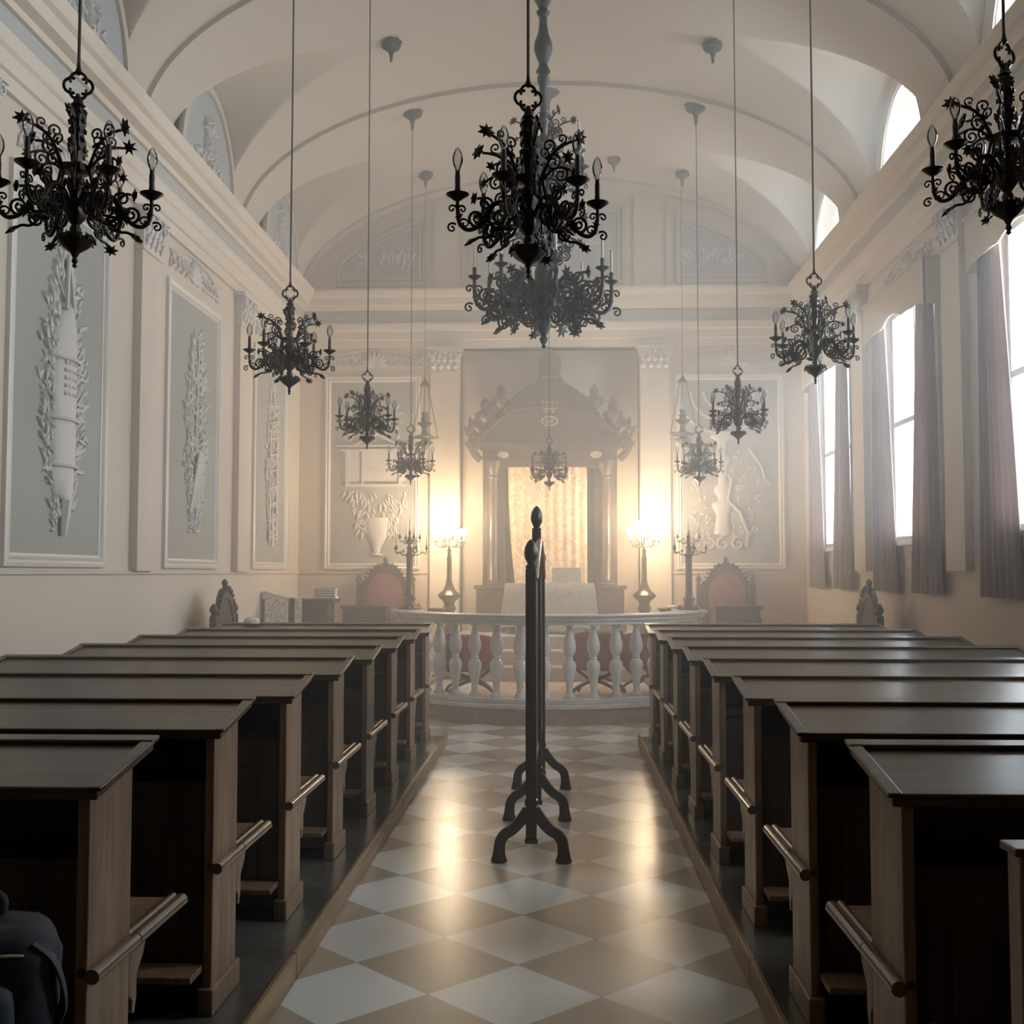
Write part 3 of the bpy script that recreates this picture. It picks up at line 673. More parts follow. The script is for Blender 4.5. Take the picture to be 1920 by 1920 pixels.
# ------------------------------------------------------------------ chandeliers
def star(mb, c, r, th=.004, n=7, ax=(0, 1, 0), rin=.42):
    A = Vector(ax).normalized(); B = A.orthogonal().normalized(); C = A.cross(B); c = Vector(c); vs = []
    for s in (-1, 1):
        for i in range(2 * n):
            q = r if i % 2 == 0 else r * rin; a = pi * i / n; vs.append(c + B * q * cos(a) + C * q * sin(a) + A * th * s * (.3 if i % 2 == 0 else 1))
        vs.append(c + A * th * 2 * s)
    m = 2 * n; fs = []
    for i in range(m):
        j = (i + 1) % m; fs += [(i, j, m), (m + 1 + j, m + 1 + i, 2 * m + 1), (i, m + 1 + i, m + 1 + j, j)]
    mb.add(vs, fs)
def sp(mb, cx, cz, r0, turns, a0, dr, th, n=6, k=12):
    K = max(6, int(k * turns)); pts = []
    for i in range(K + 1):
        t = i / K; a = a0 + dr * 2 * pi * turns * t; r = r0 * (1 - .75 * t); pts.append((cx + r * cos(a), 0, cz + r * sin(a)))
    mb.tube(pts, [th * (1 - .35 * i / K) for i in range(K + 1)], n)
    e = pts[-1]; mb.lathe([(.001, -th * 1.3), (th * 1.3, 0), (.001, th * 1.3)], 6, e)
def path(mb, P, r, n=6):
    q = crom([(a, 0, b) for a, b in P], 4); mb.tube(q, r if not isinstance(r, tuple) else [r[0] + (r[1] - r[0]) * i / (len(q) - 1) for i in range(len(q))], n)
def arm_mesh():
    mb = MB()
    path(mb, [(.025, .185), (.045, .225), (.085, .255), (.125, .24), (.15, .20), (.175, .165), (.21, .155), (.235, .18), (.24, .225), (.24, .258)], (.0095, .006), 8)
    sp(mb, .095, .20, .045, 1.6, .8, -1, .007); sp(mb, .145, .245, .028, 1.3, -2.2, -1, .005); sp(mb, .175, .195, .030, 1.4, -1.6, 1, .0055)
    sp(mb, .12, .155, .030, 1.4, 2.6, -1, .0055)
    sp(mb, .224, .222, .016, 1.0, -.2, 1, .004); sp(mb, .258, .222, .016, 1.0, pi + .2, -1, .004); sp(mb, .216, .175, .020, 1.1, -.6, 1, .004); sp(mb, .258, .158, .018, 1.1, 2.4, -1, .004)
    path(mb, [(.10, .175), (.135, .135), (.165, .132), (.185, .12)], .005); star(mb, (.195, 0, .115), .026, .005, 7, (.6, .3, .8))
    path(mb, [(.13, .235), (.155, .262), (.175, .262)], .005); star(mb, (.185, 0, .262), .022, .005, 6, (.9, .4, 0))
    star(mb, (.155, 0, .185), .03, .008, 6, (.2, 1, .2)); star(mb, (.07, 0, .235), .024, .007, 6, (0, 1, .4)); star(mb, (.235, 0, .20), .016, .005, 6, (.5, 1, 0))
    return mb
def scroll_mesh():
    mb = MB()
    path(mb, [(.045, .325), (.06, .36), (.078, .40), (.105, .43), (.14, .445), (.165, .45)], (.007, .0045)); star(mb, (.182, 0, .458), .030, .006, 7, (.5, 1, .3))
    sp(mb, .088, .385, .032, 1.5, 2.6, -1, .005); sp(mb, .072, .445, .024, 1.2, -.9, 1, .0045); sp(mb, .118, .462, .02, 1.1, -1.8, 1, .004)
    path(mb, [(.05, .33), (.085, .36), (.12, .365), (.15, .352)], (.0055, .004)); star(mb, (.162, 0, .345), .020, .005, 6, (.4, 1, .1)); sp(mb, .115, .34, .026, 1.4, 1.5, -1, .0045)
    path(mb, [(.05, .33), (.056, .30), (.066, .27), (.09, .262)], (.006, .004)); sp(mb, .098, .285, .024, 1.5, -1.7, 1, .0045); sp(mb, .055, .262, .016, 1.1, .6, -1, .004)
    return mb
def scaled(mb, s):
    mb.v = [(a * s, b * s, c * s) for a, b, c in mb.v]; return mb
PAN = [(.004, .250), (.012, .252), (.026, .262), (.038, .270), (.039, .273), (.030, .270), (.012, .262), (.008, .266)]
SLV = [(.0085, .264), (.0105, .285), (.0085, .30), (.0095, .33), (.0075, .345), (.008, .352)]
BULB = [(.006, .350), (.009, .358), (.016, .375), (.0185, .390), (.016, .408), (.008, .425), (.002, .432)]
STEM = [(.002, 0), (.008, .006), (.005, .014), (.010, .022), (.006, .034), (.014, .05), (.040, .068), (.058, .088), (.062, .098), (.045, .104), (.016, .112), (.018, .13), (.012, .145), (.03, .165), (.038, .19), (.034, .22), (.018, .235), (.022, .25), (.03, .268), (.028, .29), (.014, .30), (.013, .318), (.046, .322), (.046, .345), (.014, .35), (.018, .38), (.024, .42), (.020, .45), (.024, .49), (.026, .52), (.016, .545), (.024, .55), (.016, .558), (.012, .58)]
def make_small(mt='iron'):
    root = thing('chandelier', (0, 0, 0))
    mb = MB(); mb.lathe(STEM, 20, lob=.10, k=5)
    for i in range(10): a = 2 * pi * i / 10; star(mb, (.058 * cos(a), .058 * sin(a), .098), .020, .004, 6, (cos(a), sin(a), .5))
    for i in range(6): a = 2 * pi * i / 6; star(mb, (.036 * cos(a), .036 * sin(a), .285), .020, .004, 6, (cos(a), sin(a), .2)); 
    for j in range(5):
        for i in range(5): a = 2 * pi * (i + .5 * j) / 5; star(mb, (.024 * cos(a), .024 * sin(a), .40 + .032 * j), .013, .004, 5, (cos(a), sin(a), .3))
    mb.build('stem', mt, root, 40)
    mb = MB()
    for k in range(4):
        a0 = k * pi / 2; mb.tube([(.026 * cos(t) * 1 + .020 * cos(a0), 0, .618 + .026 * sin(t) * 1 + .020 * sin(a0)) for t in [a0 - pi * .62 + pi * 1.24 * i / 10 for i in range(11)]], .0055, 6)
    mb.tube([(0, 0, .575), (0, 0, .59)], .008, 6); mb.lathe([(.004, .655), (.012, .665), (.007, .68), (.005, .70)], 10); mb.build('hanging_ring', mt, root, 50)
    A = arm_mesh(); arm = A.build('arm', mt, root, 50)
    pan = MB(); pan.lathe(PAN, 18, (.24, 0, 0)); pan.build('drip_pan', mt, arm, 50)
    MB().lathe(SLV, 12, (.24, 0, 0)).build('candle_sleeve', 'sleeve', arm, 50)
    MB().lathe(BULB, 12, (.24, 0, 0)).build('bulb', 'bulbglass', arm, 80)
    for i in range(1, 6): c = copy_tree(arm, root); c.rotation_euler[2] = i * pi / 3 
    scm = scroll_mesh().build('scroll_spray', mt, root, 50); scm.rotation_euler[2] = pi / 6
    for i in range(1, 6): c = scm.copy(); COL.objects.link(c); c.rotation_euler[2] = pi / 6 + i * pi / 3
    return root
def fix_parent(): pass
small = make_small()
def cable(x, y, z, zt):
    mb = MB(); mb.tube([(0, 0, .69), (.003, 0, .69 + (zt - z) * .3), (0, 0, zt - z)], .0055, 6); return mb
CH = [(-1.60, 3.58, 2.545, .30, 'dark scrolled chandelier with clear bulbs hanging nearest on the left, over the blue-green panel'),
      (-1.615, 6.6, 2.607, .1, 'dark scrolled chandelier second from the camera in the left row'),
      (-1.615, 9.35, 2.585, .45, 'dark scrolled chandelier third in the left row, before the temple relief'),
      (-1.62, 12.2, 2.505, .2, 'small looking scrolled chandelier last in the left row, beside the left oil lamp'),
      (-.095, 3.68, 2.52, .22, 'dark scrolled chandelier hanging nearest over the middle of the aisle'),
      (-.085, 12.1, 2.43, .5, 'hazy little chandelier with clear bulbs hanging before the ark curtain'),
      (1.52, 3.75, 2.67, .5, 'dark chandelier with round clear bulbs cut by the right edge of the view'),
      (1.53, 6.6, 2.65, .15, 'dark scrolled chandelier second from the camera in the right row, before the curtains'),
      (1.52, 9.35, 2.61, .4, 'dark scrolled chandelier third in the right row, before the branched relief'),
      (1.54, 12.1, 2.47, .1, 'small looking scrolled chandelier last in the right row, below the right oil lamp')]
ros = None
for i, (x, y, z, rz, lab) in enumerate(CH):
    o = small if i == 0 else copy_tree(small); o.location = (x, y, z); o.rotation_euler[2] = rz
    if i == 5: o.scale = (.88, .88, .88)
    tag(o, lab, 'chandelier', 'scrolled bronze chandeliers')
zc = {}
for o, (x, y, z, rz, lab) in zip([q for q in COL.objects if q.name.startswith('chandelier') and q.parent is None], CH):
    zt = zceil(x, y)
    s = .88 if o.scale[0] < 1 else 1
    mb = MB(); mb.tube([(0, 0, .69), (.002, 0, .69 + (zt - z) * .3 / s), (0, 0, (zt - z) / s)], .0055, 6); mb.build('cable', 'cable', o, 50)
ROSE = [(.012, -.22), (.016, -.20), (.018, -.16), (.028, -.12), (.036, -.10), (.05, -.085), (.085, -.07), (.105, -.05), (.11, -.03), (.10, -.015), (.12, 0), (.12, .02)]
rose0 = None
for (x, y, s, lab) in ((-1.62, 12.2, 1, 'dark ceiling rosette holding the cable of the last left chandelier'), (1.54, 12.1, 1.05, 'dark ceiling rosette holding the cable of the last right chandelier'),
                       (-1.62, 10.6, .85, 'dark ceiling rosette with an empty hook above the left chandelier row'), (1.53, 10.7, .85, 'dark ceiling rosette with an empty hook above the right chandelier row'),
                       (-.09, 12.1, 1.15, 'dark ceiling rosette hidden partly by the great chandelier stem'), (-1.70, 14.15, .8, 'small dark ceiling rosette above the left oil lamp'), (1.62, 14.15, .8, 'small dark ceiling rosette above the right oil lamp'),
                       (.74, 14.1, .72, 'small dark ceiling rosette right of the great chandelier, nothing hanging from it'),
                       (-1.60, 3.58, 1, None), (-1.615, 6.6, 1, None), (-1.615, 9.35, 1, None), (1.52, 3.75, 1, None), (1.53, 6.6, 1, None), (1.52, 9.35, 1, None)):
    if lab is None: continue
    if rose0 is None: rose0 = o = MB().lathe(ROSE, 24, lob=.05, k=8).build('ceiling_rosette', 'steel', None, 50)
    else: o = rose0.copy(); COL.objects.link(o)
    o.location = (x, y, zceil(x, y) + (.0 if abs(x) < .5 else -.02)); o.scale = (s, s, s); tag(o, lab, 'ceiling rosette', 'ceiling rosettes')

# the great chandelier
root = thing('chandelier', (-.095, 7.9, 3.14), 'great two-tier dark chandelier with white candles on a tall turned stem, centre of the room', 'chandelier')
def armset(n, s, dz, rz, cand, sn):
    a = MB(); b = arm_mesh(); b.v = [(x * s, y * s, z * s) for x, y, z in b.v]
    for (cx, cz, r0) in ((.055, .14, .04), (.17, .14, .03), (.20, .20, .025)): sp(b, cx * s, cz * s, r0 * s, 1.4, 1, -1, .005 * s)
    star(b, (.12 * s, .01, .11 * s), .03 * s, .006, 7, (.3, 1, .4)); star(b, (.10 * s, -.01, .27 * s), .03 * s, .006, 7, (.3, 1, .2))
    arm = b.build('arm', 'steel', root, 50); arm.location = (0, 0, dz); arm.rotation_euler[2] = rz
    k = min(s, 1.25); off = .26 * s - .26 * k
    MB().lathe([(r * k, z * k + off) for r, z in PAN], 18, (.24 * s, 0, 0)).build('drip_pan', 'steel', arm, 50)
    MB().lathe([(.007, .262 * s), (.014, .27 * s), (.012, .27 * s + .03), (.016, .27 * s + .05), (.010, .27 * s + .06)], 12, (.24 * s, 0, 0)).build('candle_cup', 'steel', arm, 50)
    MB().lathe([(.009, .27 * s + .055), (.0085, .27 * s + .055 + cand), (.002, .27 * s + .062 + cand)], 10, (.24 * s, 0, 0)).build('candle', 'candle', arm, 50)
    for i in range(1, n): c = copy_tree(arm, root); c.rotation_euler[2] = rz + 2 * pi * i / n
    return arm
armset(8, 2.08, -.05, .18, .17, 1); armset(6, 1.30, 1.02, .42, .16, 1)
mb = MB()
BIG = [(.003, 0), (.016, .012), (.010, .03), (.022, .045), (.03, .07), (.018, .09), (.034, .12), (.05, .15), (.052, .18), (.03, .20), (.034, .22), (.06, .26), (.11, .29), (.12, .325), (.10, .345), (.05, .36), (.045, .42), (.06, .47), (.065, .55), (.05, .60), (.05, .75), (.075, .80), (.075, .86), (.05, .92), (.055, 1.05), (.09, 1.09), (.095, 1.14), (.05, 1.18), (.045, 1.3), (.05, 1.42), (.03, 1.48), (.035, 1.52), (.018, 1.58)]
mb.lathe(BIG, 24, lob=.04, k=8)
for i in range(10): a = 2 * pi * i / 10; star(mb, (.13 * cos(a), .13 * sin(a), .33), .03, .006, 7, (cos(a), sin(a), .3))
for s in (0, 1, 2, 3):
    a = s * pi / 2 + .3; mb.tube([(.1 * cos(a), .1 * sin(a), .33), (.16 * cos(a), .16 * sin(a), .30), (.19 * cos(a), .19 * sin(a), .26)], .006, 6); star(mb, (.2 * cos(a), .2 * sin(a), .22), .045, .006, 8, (sin(a), cos(a), .2))
mb.build('stem', 'steel', root, 40)
mb = MB(); sc = scroll_mesh(); sc.v = [(a * 1.6, b * 1.6, c * 1.6) for a, b, c in sc.v]; s0 = sc.build('scroll_spray', 'steel', root, 50); s0.location = (0, 0, .22)
for i in range(1, 8): c = s0.copy(); COL.objects.link(c); c.rotation_euler[2] = 2 * pi * i / 8
sc = scroll_mesh(); sc.v = [(a * 1.2, b * 1.2, c * 1.2) for a, b, c in sc.v]; s0 = sc.build('scroll_spray', 'steel', root, 50); s0.location = (0, 0, 1.12)
for i in range(1, 6): c = s0.copy(); COL.objects.link(c); c.rotation_euler[2] = 2 * pi * i / 6
mb = MB(); H2 = zceil(-.095, 7.9) - 3.14; z = 1.56
prof = [(.014, 1.56), (.022, 1.60), (.03, 1.66), (.018, 1.68), (.045, 1.70), (.05, 1.715), (.024, 1.73)]
def knob(z0):
    return [(.022, z0), (.024, z0 + .08), (.04, z0 + .13), (.045, z0 + .17), (.03, z0 + .19), (.055, z0 + .21), (.04, z0 + .235), (.03, z0 + .27), (.055, z0 + .33), (.068, z0 + .38), (.064, z0 + .43), (.04, z0 + .49), (.030, z0 + .56), (.028, z0 + .62), (.045, z0 + .64), (.05, z0 + .655), (.028, z0 + .68), (.05, z0 + .72), (.072, z0 + .76), (.070, z0 + .79), (.035, z0 + .82), (.04, z0 + .88)]
prof += knob(1.82); prof += [(.042, 2.9), (.044, H2 - .75), (.06, H2 - .72), (.06, H2 - .68), (.04, H2 - .65), (.042, H2 - .1), (.12, H2 - .06), (.13, H2 + .02)]
mb.lathe(prof, 20); mb.build('hanging_rod', 'steel', root, 40)

# hanging oil lamps
def make_oil():
    r = thing('oil_lamp', (0, 0, 0))
    mb = MB(); mb.lathe([(.003, 0), (.012, .02), (.008, .04), (.022, .06), (.045, .10), (.10, .13), (.11, .15), (.05, .17), (.035, .185), (.14, .20), (.15, .212), (.10, .235), (.05, .25), (.035, .28), (.032, .33), (.05, .35), (.10, .39), (.09, .40), (.045, .41), (.04, .44), (.055, .46), (.035, .47), (.035, .52), (.045, .53), (.02, .535)], 24, lob=.03, k=8)
    mb.build('lamp_body', 'silver2', r, 50)
    for i in range(3):
        a = 2 * pi * i / 3 + .4; ca, sa = cos(a), sin(a)
        m2 = MB(); m2.tube([(.10 * ca, .10 * sa, .21), (.155 * ca, .155 * sa, .225), (.18 * ca, .18 * sa, .215), (.19 * ca, .19 * sa, .24)], .010, 6); star(m2, (.18 * ca, .18 * sa, .22), .03, .006, 6, (0, 0, 1)); m2.build('bracket', 'silver2', r, 50)
        m3 = MB(); n = 46
        for k in range(n):
            t = k / n; rr = .185 + (.045 - .185) * t; z = .24 + (.885 - .24) * t; dr = (.045 - .185) / n; h = .645 / n
            if k % 2 == 0: m3.tube([(rr * ca - .005 * sa, rr * sa + .005 * ca, z), ((rr + dr * .6) * ca - .005 * sa, (rr + dr * .6) * sa + .005 * ca, z + h * 1.2)], .0035, 4); m3.tube([(rr * ca + .005 * sa, rr * sa - .005 * ca, z), ((rr + dr * .6) * ca + .005 * sa, (rr + dr * .6) * sa - .005 * ca, z + h * 1.2)], .0035, 4)
            else: m3.tube([(rr * ca, rr * sa, z - h * .3), ((rr + dr) * ca, (rr + dr) * sa, z + h * 1.3)], .0038, 4)
        m3.build('chain', 'silver2', r, 50)
    mb = MB(); mb.lathe([(.062, .875), (.075, .885), (.06, .90), (.035, .92), (.02, .95), (.008, .965), (.008, 1.0)], 18); mb.build('canopy', 'silver2', r, 50)
    return r
M['silver2'] = mat('tarnished_silver', (.05, .045, .04), .4, metal=.6)
oil = make_oil()
for i, (x, z, lab) in enumerate(((-1.70, 3.06, 'silver hanging oil lamp on chains left of the ark'), (1.60, 3.08, 'silver hanging oil lamp on chains right of the ark'))):
    o = oil if i == 0 else copy_tree(oil); o.location = (x, 14.15, z); tag(o, lab, 'oil lamp', 'hanging oil lamps'); o.rotation_euler[2] = .2 + i
for o, z in ((oil, 3.06), ([q for q in COL.objects if q.name.startswith('oil_lamp') and q.parent is None and q is not oil][0], 3.08)):
    zt = zceil(o.location.x, 14.15); MB().tube([(0, 0, .98), (0, 0, zt - z)], .004, 6).build('rod', 'cable', o, 50)

# ------------------------------------------------------------------ standing candelabra on the pedestals
def branch(mb, r, z, up, th=.006):
    path(mb, [(.015, z), (r * .35, z - .03), (r * .6, z - .015), (r * .72, z + .01), (r * .9, z - .01), (r, z + .02), (r, z + up)], th, 6); sp(mb, r * .45, z + .015, .02, 1.2, 2, -1, .004)
def make_candelabrum():
    root = thing('candelabrum', (0, 0, 0))
    mb = MB(); mb.lathe([(.13, 0), (.135, .01), (.12, .025), (.10, .04), (.085, .06), (.065, .075), (.06, .10), (.075, .125), (.05, .15), (.042, .17)], 24, lob=.05, k=6)
    for i in range(3): a = 2 * pi * i / 3 + .5; mb.lathe([(.002, 0), (.03, .01), (.035, .03), (.02, .05), (.003, .06)], 10, (.115 * cos(a), .115 * sin(a), 0))
    mb.build('base', 'brass', root, 50)
    mb = MB(); mb.lathe([(.042, .16), (.048, .18), (.040, .20), (.042, .40), (.045, .42), (.040, .44), (.038, .60), (.045, .63), (.052, .645), (.034, .66), (.03, .70), (.038, .73), (.022, .75), (.018, .80), (.028, .83), (.012, .86), (.012, .90)], 24); mb.build('column', 'brass', root, 50)
    for n, r, z, up, rz in ((5, .20, .665, .055, .2), (4, .125, .80, .05, .5)):
        mb = MB(); branch(mb, r, z, up); b = mb.build('arm', 'brass', root, 50); b.rotation_euler[2] = rz
        MB().lathe([(.004, z + up - .02), (.022, z + up), (.024, z + up + .004), (.01, z + up), (.009, z + up + .025), (.012, z + up + .03)], 14, (r, 0, 0)).build('candle_cup', 'brass', b, 50)
        MB().lathe([(.0055, z + up + .025), (.004, z + up + .15), (.001, z + up + .17)], 8, (r, 0, 0)).build('candle', 'candle', b, 50)
        for i in range(1, n): c = copy_tree(b, root); c.rotation_euler[2] = rz + 2 * pi * i / n
    mb = MB(); mb.lathe([(.018, .89), (.024, .90), (.01, .905), (.012, .93)], 12); mb.build('candle_cup', 'brass', root, 50); MB().lathe([(.006, .92), (.0045, 1.06), (.001, 1.08)], 8).build('candle', 'candle', root, 50)
    return root
cb = make_candelabrum()
for i, (s, lab) in enumerate(((-1, 'tall brass candelabrum with unlit candles on the left balustrade pedestal'), (1, 'tall brass candelabrum with unlit candles on the right balustrade pedestal'))):
    o = cb if i == 0 else copy_tree(cb); o.location = (CX + s * 1.64, CYb, 1.106); tag(o, lab, 'candelabrum', 'pedestal candelabra'); o.rotation_euler[2] = .9 * i
# lit floor lamps beside the ark
def make_lamp():
    root = thing('floor_lamp', (0, 0, 0))
    mb = MB(); mb.lathe([(.20, 0), (.21, .02), (.19, .05), (.12, .08), (.08, .12), (.10, .16), (.06, .22), (.05, .55), (.065, .62), (.045, .68), (.05, .80), (.085, .88), (.06, .93), (.075, .97), (.13, 1.02), (.145, 1.05), (.12, 1.075), (.075, 1.11), (.05, 1.17), (.035, 1.22)], 24, lob=.04, k=6); mb.build('base', 'brass', root, 50)
    mb = MB(); mb.lathe([(.033, 1.20), (.038, 1.23), (.033, 1.25), (.031, 1.50), (.036, 1.52), (.028, 1.54), (.02, 1.58), (.030, 1.61), (.018, 1.64), (.010, 1.66), (.010, 1.86)], 20); mb.build('pole', 'brass', root, 50)
    for n, rr_, z0, rz in ((7, .185, 1.70, 0), (5, .09, 1.80, .4)):
        b = None
        for i in range(n):
            if b is None:
                mb = MB(); path(mb, [(.01, z0), (rr_ * .4, z0 - .035), (rr_ * .75, z0 - .03), (rr_, z0 + .0), (rr_, z0 + .04)], .006, 6); sp(mb, rr_ * .5, z0 - .01, .02, 1.2, 2, -1, .004); b = mb.build('arm', 'brass', root, 50); b.rotation_euler[2] = rz
                MB().lathe([(.004, z0 + .025), (.026, z0 + .04), (.028, z0 + .045), (.011, z0 + .043), (.011, z0 + .11)], 12, (rr_, 0, 0)).build('candle_sleeve', 'candle', b, 50)
                MB().lathe([(.012, z0 + .105)] + [(.05 * sin(pi * k / 12), z0 + .155 - .05 * cos(pi * k / 12)) for k in range(2, 12)] + [(.002, z0 + .205)], 16, (rr_, 0, 0)).build('bulb', 'lit', b, 60)
            else: c = copy_tree(b, root); c.rotation_euler[2] = rz + 2 * pi * i / n
    return root
lp = make_lamp()
LAMPS = []
for i, (x, lab) in enumerate(((-1.385, 'lit brass floor lamp glowing warm left of the ark'), (1.105, 'lit brass floor lamp glowing warm right of the ark'))):
    o = lp if i == 0 else copy_tree(lp); o.location = (x * 1.0, 14.24, .2); tag(o, lab, 'lamp', 'lit floor lamps'); LAMPS.append(o)
for o in LAMPS:
    l = bpy.data.lights.new('lamp_light', 'POINT'); l.energy = LAMP_W; l.color = (1, .74, .46); l.shadow_soft_size = .13
    q = bpy.data.objects.new('lamp_light', l); COL.objects.link(q); q.parent = o; q.location = (0, 0, 1.93)

# ------------------------------------------------------------------ the ark
AX = -.10; AY = 14.88; AZ = .75
root = thing('torah_ark', (AX, AY, AZ), 'tall dark carved wooden ark with columns, domed top and urn finials, centre of altar wall', 'ark')
def AB(mb, x0, x1, d0, d1, z0, z1): mb.box(x0, x1, -d1, -d0, z0 - AZ, z1 - AZ)
for s in (-1, 1):
    mb = MB(); a, b = sorted((s * .62, s * .98)); AB(mb, a - .0, b, -.34, .10, .75, 1.32); AB(mb, a - .03, b + .04, -.34, .13, 1.32, 1.37); AB(mb, a - .02, b + .03, -.34, .12, .75, .87)
    mb.build('base', 'arkwood', root, 0, .006)
for s in (-1, 1):
    mb = MB(); a, b = sorted((s * .60, s * .90)); AB(mb, a, b, -.34, -.02, 1.37, 3.06)
    a, b = sorted((s * .68, s * .86)); AB(mb, a, b, -.02, .0, 1.5, 2.9); mb.build('side_pier', 'arkwood', root, 0, .005)
    mb = MB(); x = s * .76
    mb.lathe([(.095, 0), (.10, .02), (.085, .04), (.09, .055), (.07, .075), (.072, .5), (.066, 1.30), (.062, 1.42), (.075, 1.44), (.06, 1.46), (.07, 1.50), (.105, 1.56), (.11, 1.60), (.12, 1.62), (.12, 1.66)], 24, (x, -.05, 1.37 - AZ)); mb.build('column', 'arkwood', root, 50)
mb = MB()
AB(mb, -.90, .90, -.34, .06, 2.95, 3.18); AB(mb, -.93, .93, -.34, .10, 3.18, 3.23); AB(mb, -.90, .90, -.34, .07, 3.06, 3.08); AB(mb, -1.0, 1.0, -.34, .15, 3.23, 3.28); AB(mb, -.97, .97, -.34, .12, 3.28, 3.36)
mb.build('entablature', 'arkwood', root, 0, .006)
mb = MB()   # curved pediment and dome
for (pts, d0, d1) in (([(-.88, 3.36), (.88, 3.36), (.80, 3.45), (.66, 3.58), (.50, 3.67), (.30, 3.72), (0, 3.74), (-.30, 3.72), (-.50, 3.67), (-.66, 3.58), (-.80, 3.45)], -.30, .08),
                      ([(-.62, 3.6), (.62, 3.6), (.58, 3.75), (.50, 3.90), (.34, 4.02), (.20, 4.10), (.14, 4.2), (-.14, 4.2), (-.20, 4.10), (-.34, 4.02), (-.50, 3.90), (-.58, 3.75)], -.30, .02)):
    mb.prism([(x, z - AZ) for x, z in pts], -d1, -d0, 'y')
mb.build('pediment', 'arkwood', root, 0, .012)
mb = MB(); P = [(.90, 3.38), (.80, 3.47), (.66, 3.60), (.50, 3.69), (.30, 3.74), (0, 3.76)]; P = P + [(-x, z) for x, z in P[-2::-1]]
mb.tube([(x, -.10, z - AZ) for x, z in P], .03, 8); mb.build('pediment_moulding', 'arkwood', root, 50)
mb = MB(); mb.lathe([(.17, 4.15 - AZ), (.18, 4.18 - AZ), (.15, 4.2 - AZ), (.155, 4.40 - AZ), (.165, 4.42 - AZ), (.14, 4.47 - AZ), (.09, 4.53 - AZ), (.02, 4.57 - AZ)], 20, (0, .12, 0)); mb.build('lantern', 'arkwood', root, 40)
URN = [(.07, 0), (.075, .02), (.045, .04), (.04, .08), (.055, .10), (.10, .14), (.125, .19), (.13, .23), (.11, .26), (.06, .275), (.05, .30), (.065, .33), (.06, .38), (.035, .42), (.008, .45)]
for (x, z, s) in ((-.87, 3.36, 1.0), (.85, 3.36, 1.0), (-.66, 3.66, .92), (.60, 3.66, .92)):
    mb = MB()
    if z < 3.5: AB(mb, x - .08, x + .08, -.12, .06, 3.34, z + .10); z += .08
    else: AB(mb, x - .07, x + .07, -.1, .02, 3.5, z + .02)
    mb.lathe([(a * s, b * s + z - AZ) for a, b in URN], 18, (x, 0, 0), lob=.07, k=6); mb.build('urn', 'arkwood', root, 50)
for s in (-1, 1):
    mb = MB(); f = lambda u, v, h: (u, -.02 - h, v - AZ); random.seed(5)
    for i in range(26): leaf(mb, s * (.98 + random.uniform(-.07, .08)), 3.12 + random.uniform(0, .42), pi / 2 - s * random.uniform(-.3, 1.2), .13, .07, .06, f)
    mb.tube(crom([(s * .93, -.02, 3.05 - AZ), (s * 1.02, -.02, 3.15 - AZ), (s * 1.06, -.02, 3.3 - AZ), (s * .97, -.02, 3.42 - AZ)]), .05, 8)
    mb.build('carved_wing', 'arkwood', root, 50)
    mb = MB(); mb.lathe([(.05, 0), (.06, .008), (.03, .016)], 18, (0, 0, 0), sx=1.3, sy=.8); mb.v = [(s * .62 + a, -.075 - c, 3.11 - AZ + b) for a, b, c in mb.v]; mb.build('oval_boss', 'gilt', root, 50)
fa = lambda u, v, h: (u, -.085 - h, v - AZ)
mb = MB()   # crown ornament and oval wreath, pale
slab(fa, -.09, .09, 3.715, 3.735, 0, .02, mb)
for k in range(5): mb.tube([fa(-.08 + .04 * k, 3.735, .01), fa(-.09 + .045 * k, 3.80, .01)], .009, 5); bump(mb, -.09 + .045 * k, 3.815, .015, .015, fa)
for k in range(2): mb.tube([fa(-.05 + .1 * k - .02, 3.69, .01), fa(-.05 + .1 * k + .02, 3.69, .01)], .01, 5)
mb.build('crown_ornament', 'gilt', root, 50)
mb = MB(); mb.tube([fa(.105 * cos(2 * pi * i / 24), 3.56 + .06 * sin(2 * pi * i / 24), .01) for i in range(25)], .009, 5)
for k in range(4): mb.tube([fa(-.045 + .03 * k, 3.53, .01), fa(-.045 + .03 * k, 3.58, .01), fa(-.028 + .03 * k, 3.585, .01)], .006, 4)
mb.build('oval_cartouche', 'gilt', root, 50)
mb = MB(); AB(mb, -.62, .62, -.34, -.28, .9, 3.0); mb.build('back_board', 'arkwood', root, 0)
# ark curtain
def cloth(name, m, parent, x0, x1, z0, z1, y, amp, waves, fn=None, nx=90, nz=30, th=.006, ax='x'):
    vs = []; fs = []
    for sgn in (0, 1):
        for j in range(nz + 1):
            t = j / nz
            for i in range(nx + 1):
                s = i / nx; u = x0 + (x1 - x0) * s; z = z0 + (z1 - z0) * t
                du, dz = fn(s, t) if fn else (0, 0)
                d = y + amp * sin(waves * 2 * pi * s + .6 * sin(3 * t)) * (.5 + .5 * abs(sin(1.7 + waves * s * 1.3))) + sgn * th
                vs.append((u + du, d, z + dz) if ax == 'x' else (d, u + du, z + dz))
    N = (nx + 1) * (nz + 1)
    for sgn in (0, 1):
        for j in range(nz):
            for i in range(nx): a = sgn * N + j * (nx + 1) + i; fs.append((a, a + 1, a + nx + 2, a + nx + 1))
    for i in range(nx): fs.append((i, i + 1, N + i + 1, N + i)); a = nz * (nx + 1) + i; fs.append((a, a + 1, N + a + 1, N + a))
    for j in range(nz): a = j * (nx + 1); fs.append((a, a + nx + 1, N + a + nx + 1, N + a)); a += nx; fs.append((a, a + nx + 1, N + a + nx + 1, N + a))
    return MB().add(vs, fs).build(name, m, parent, 60)
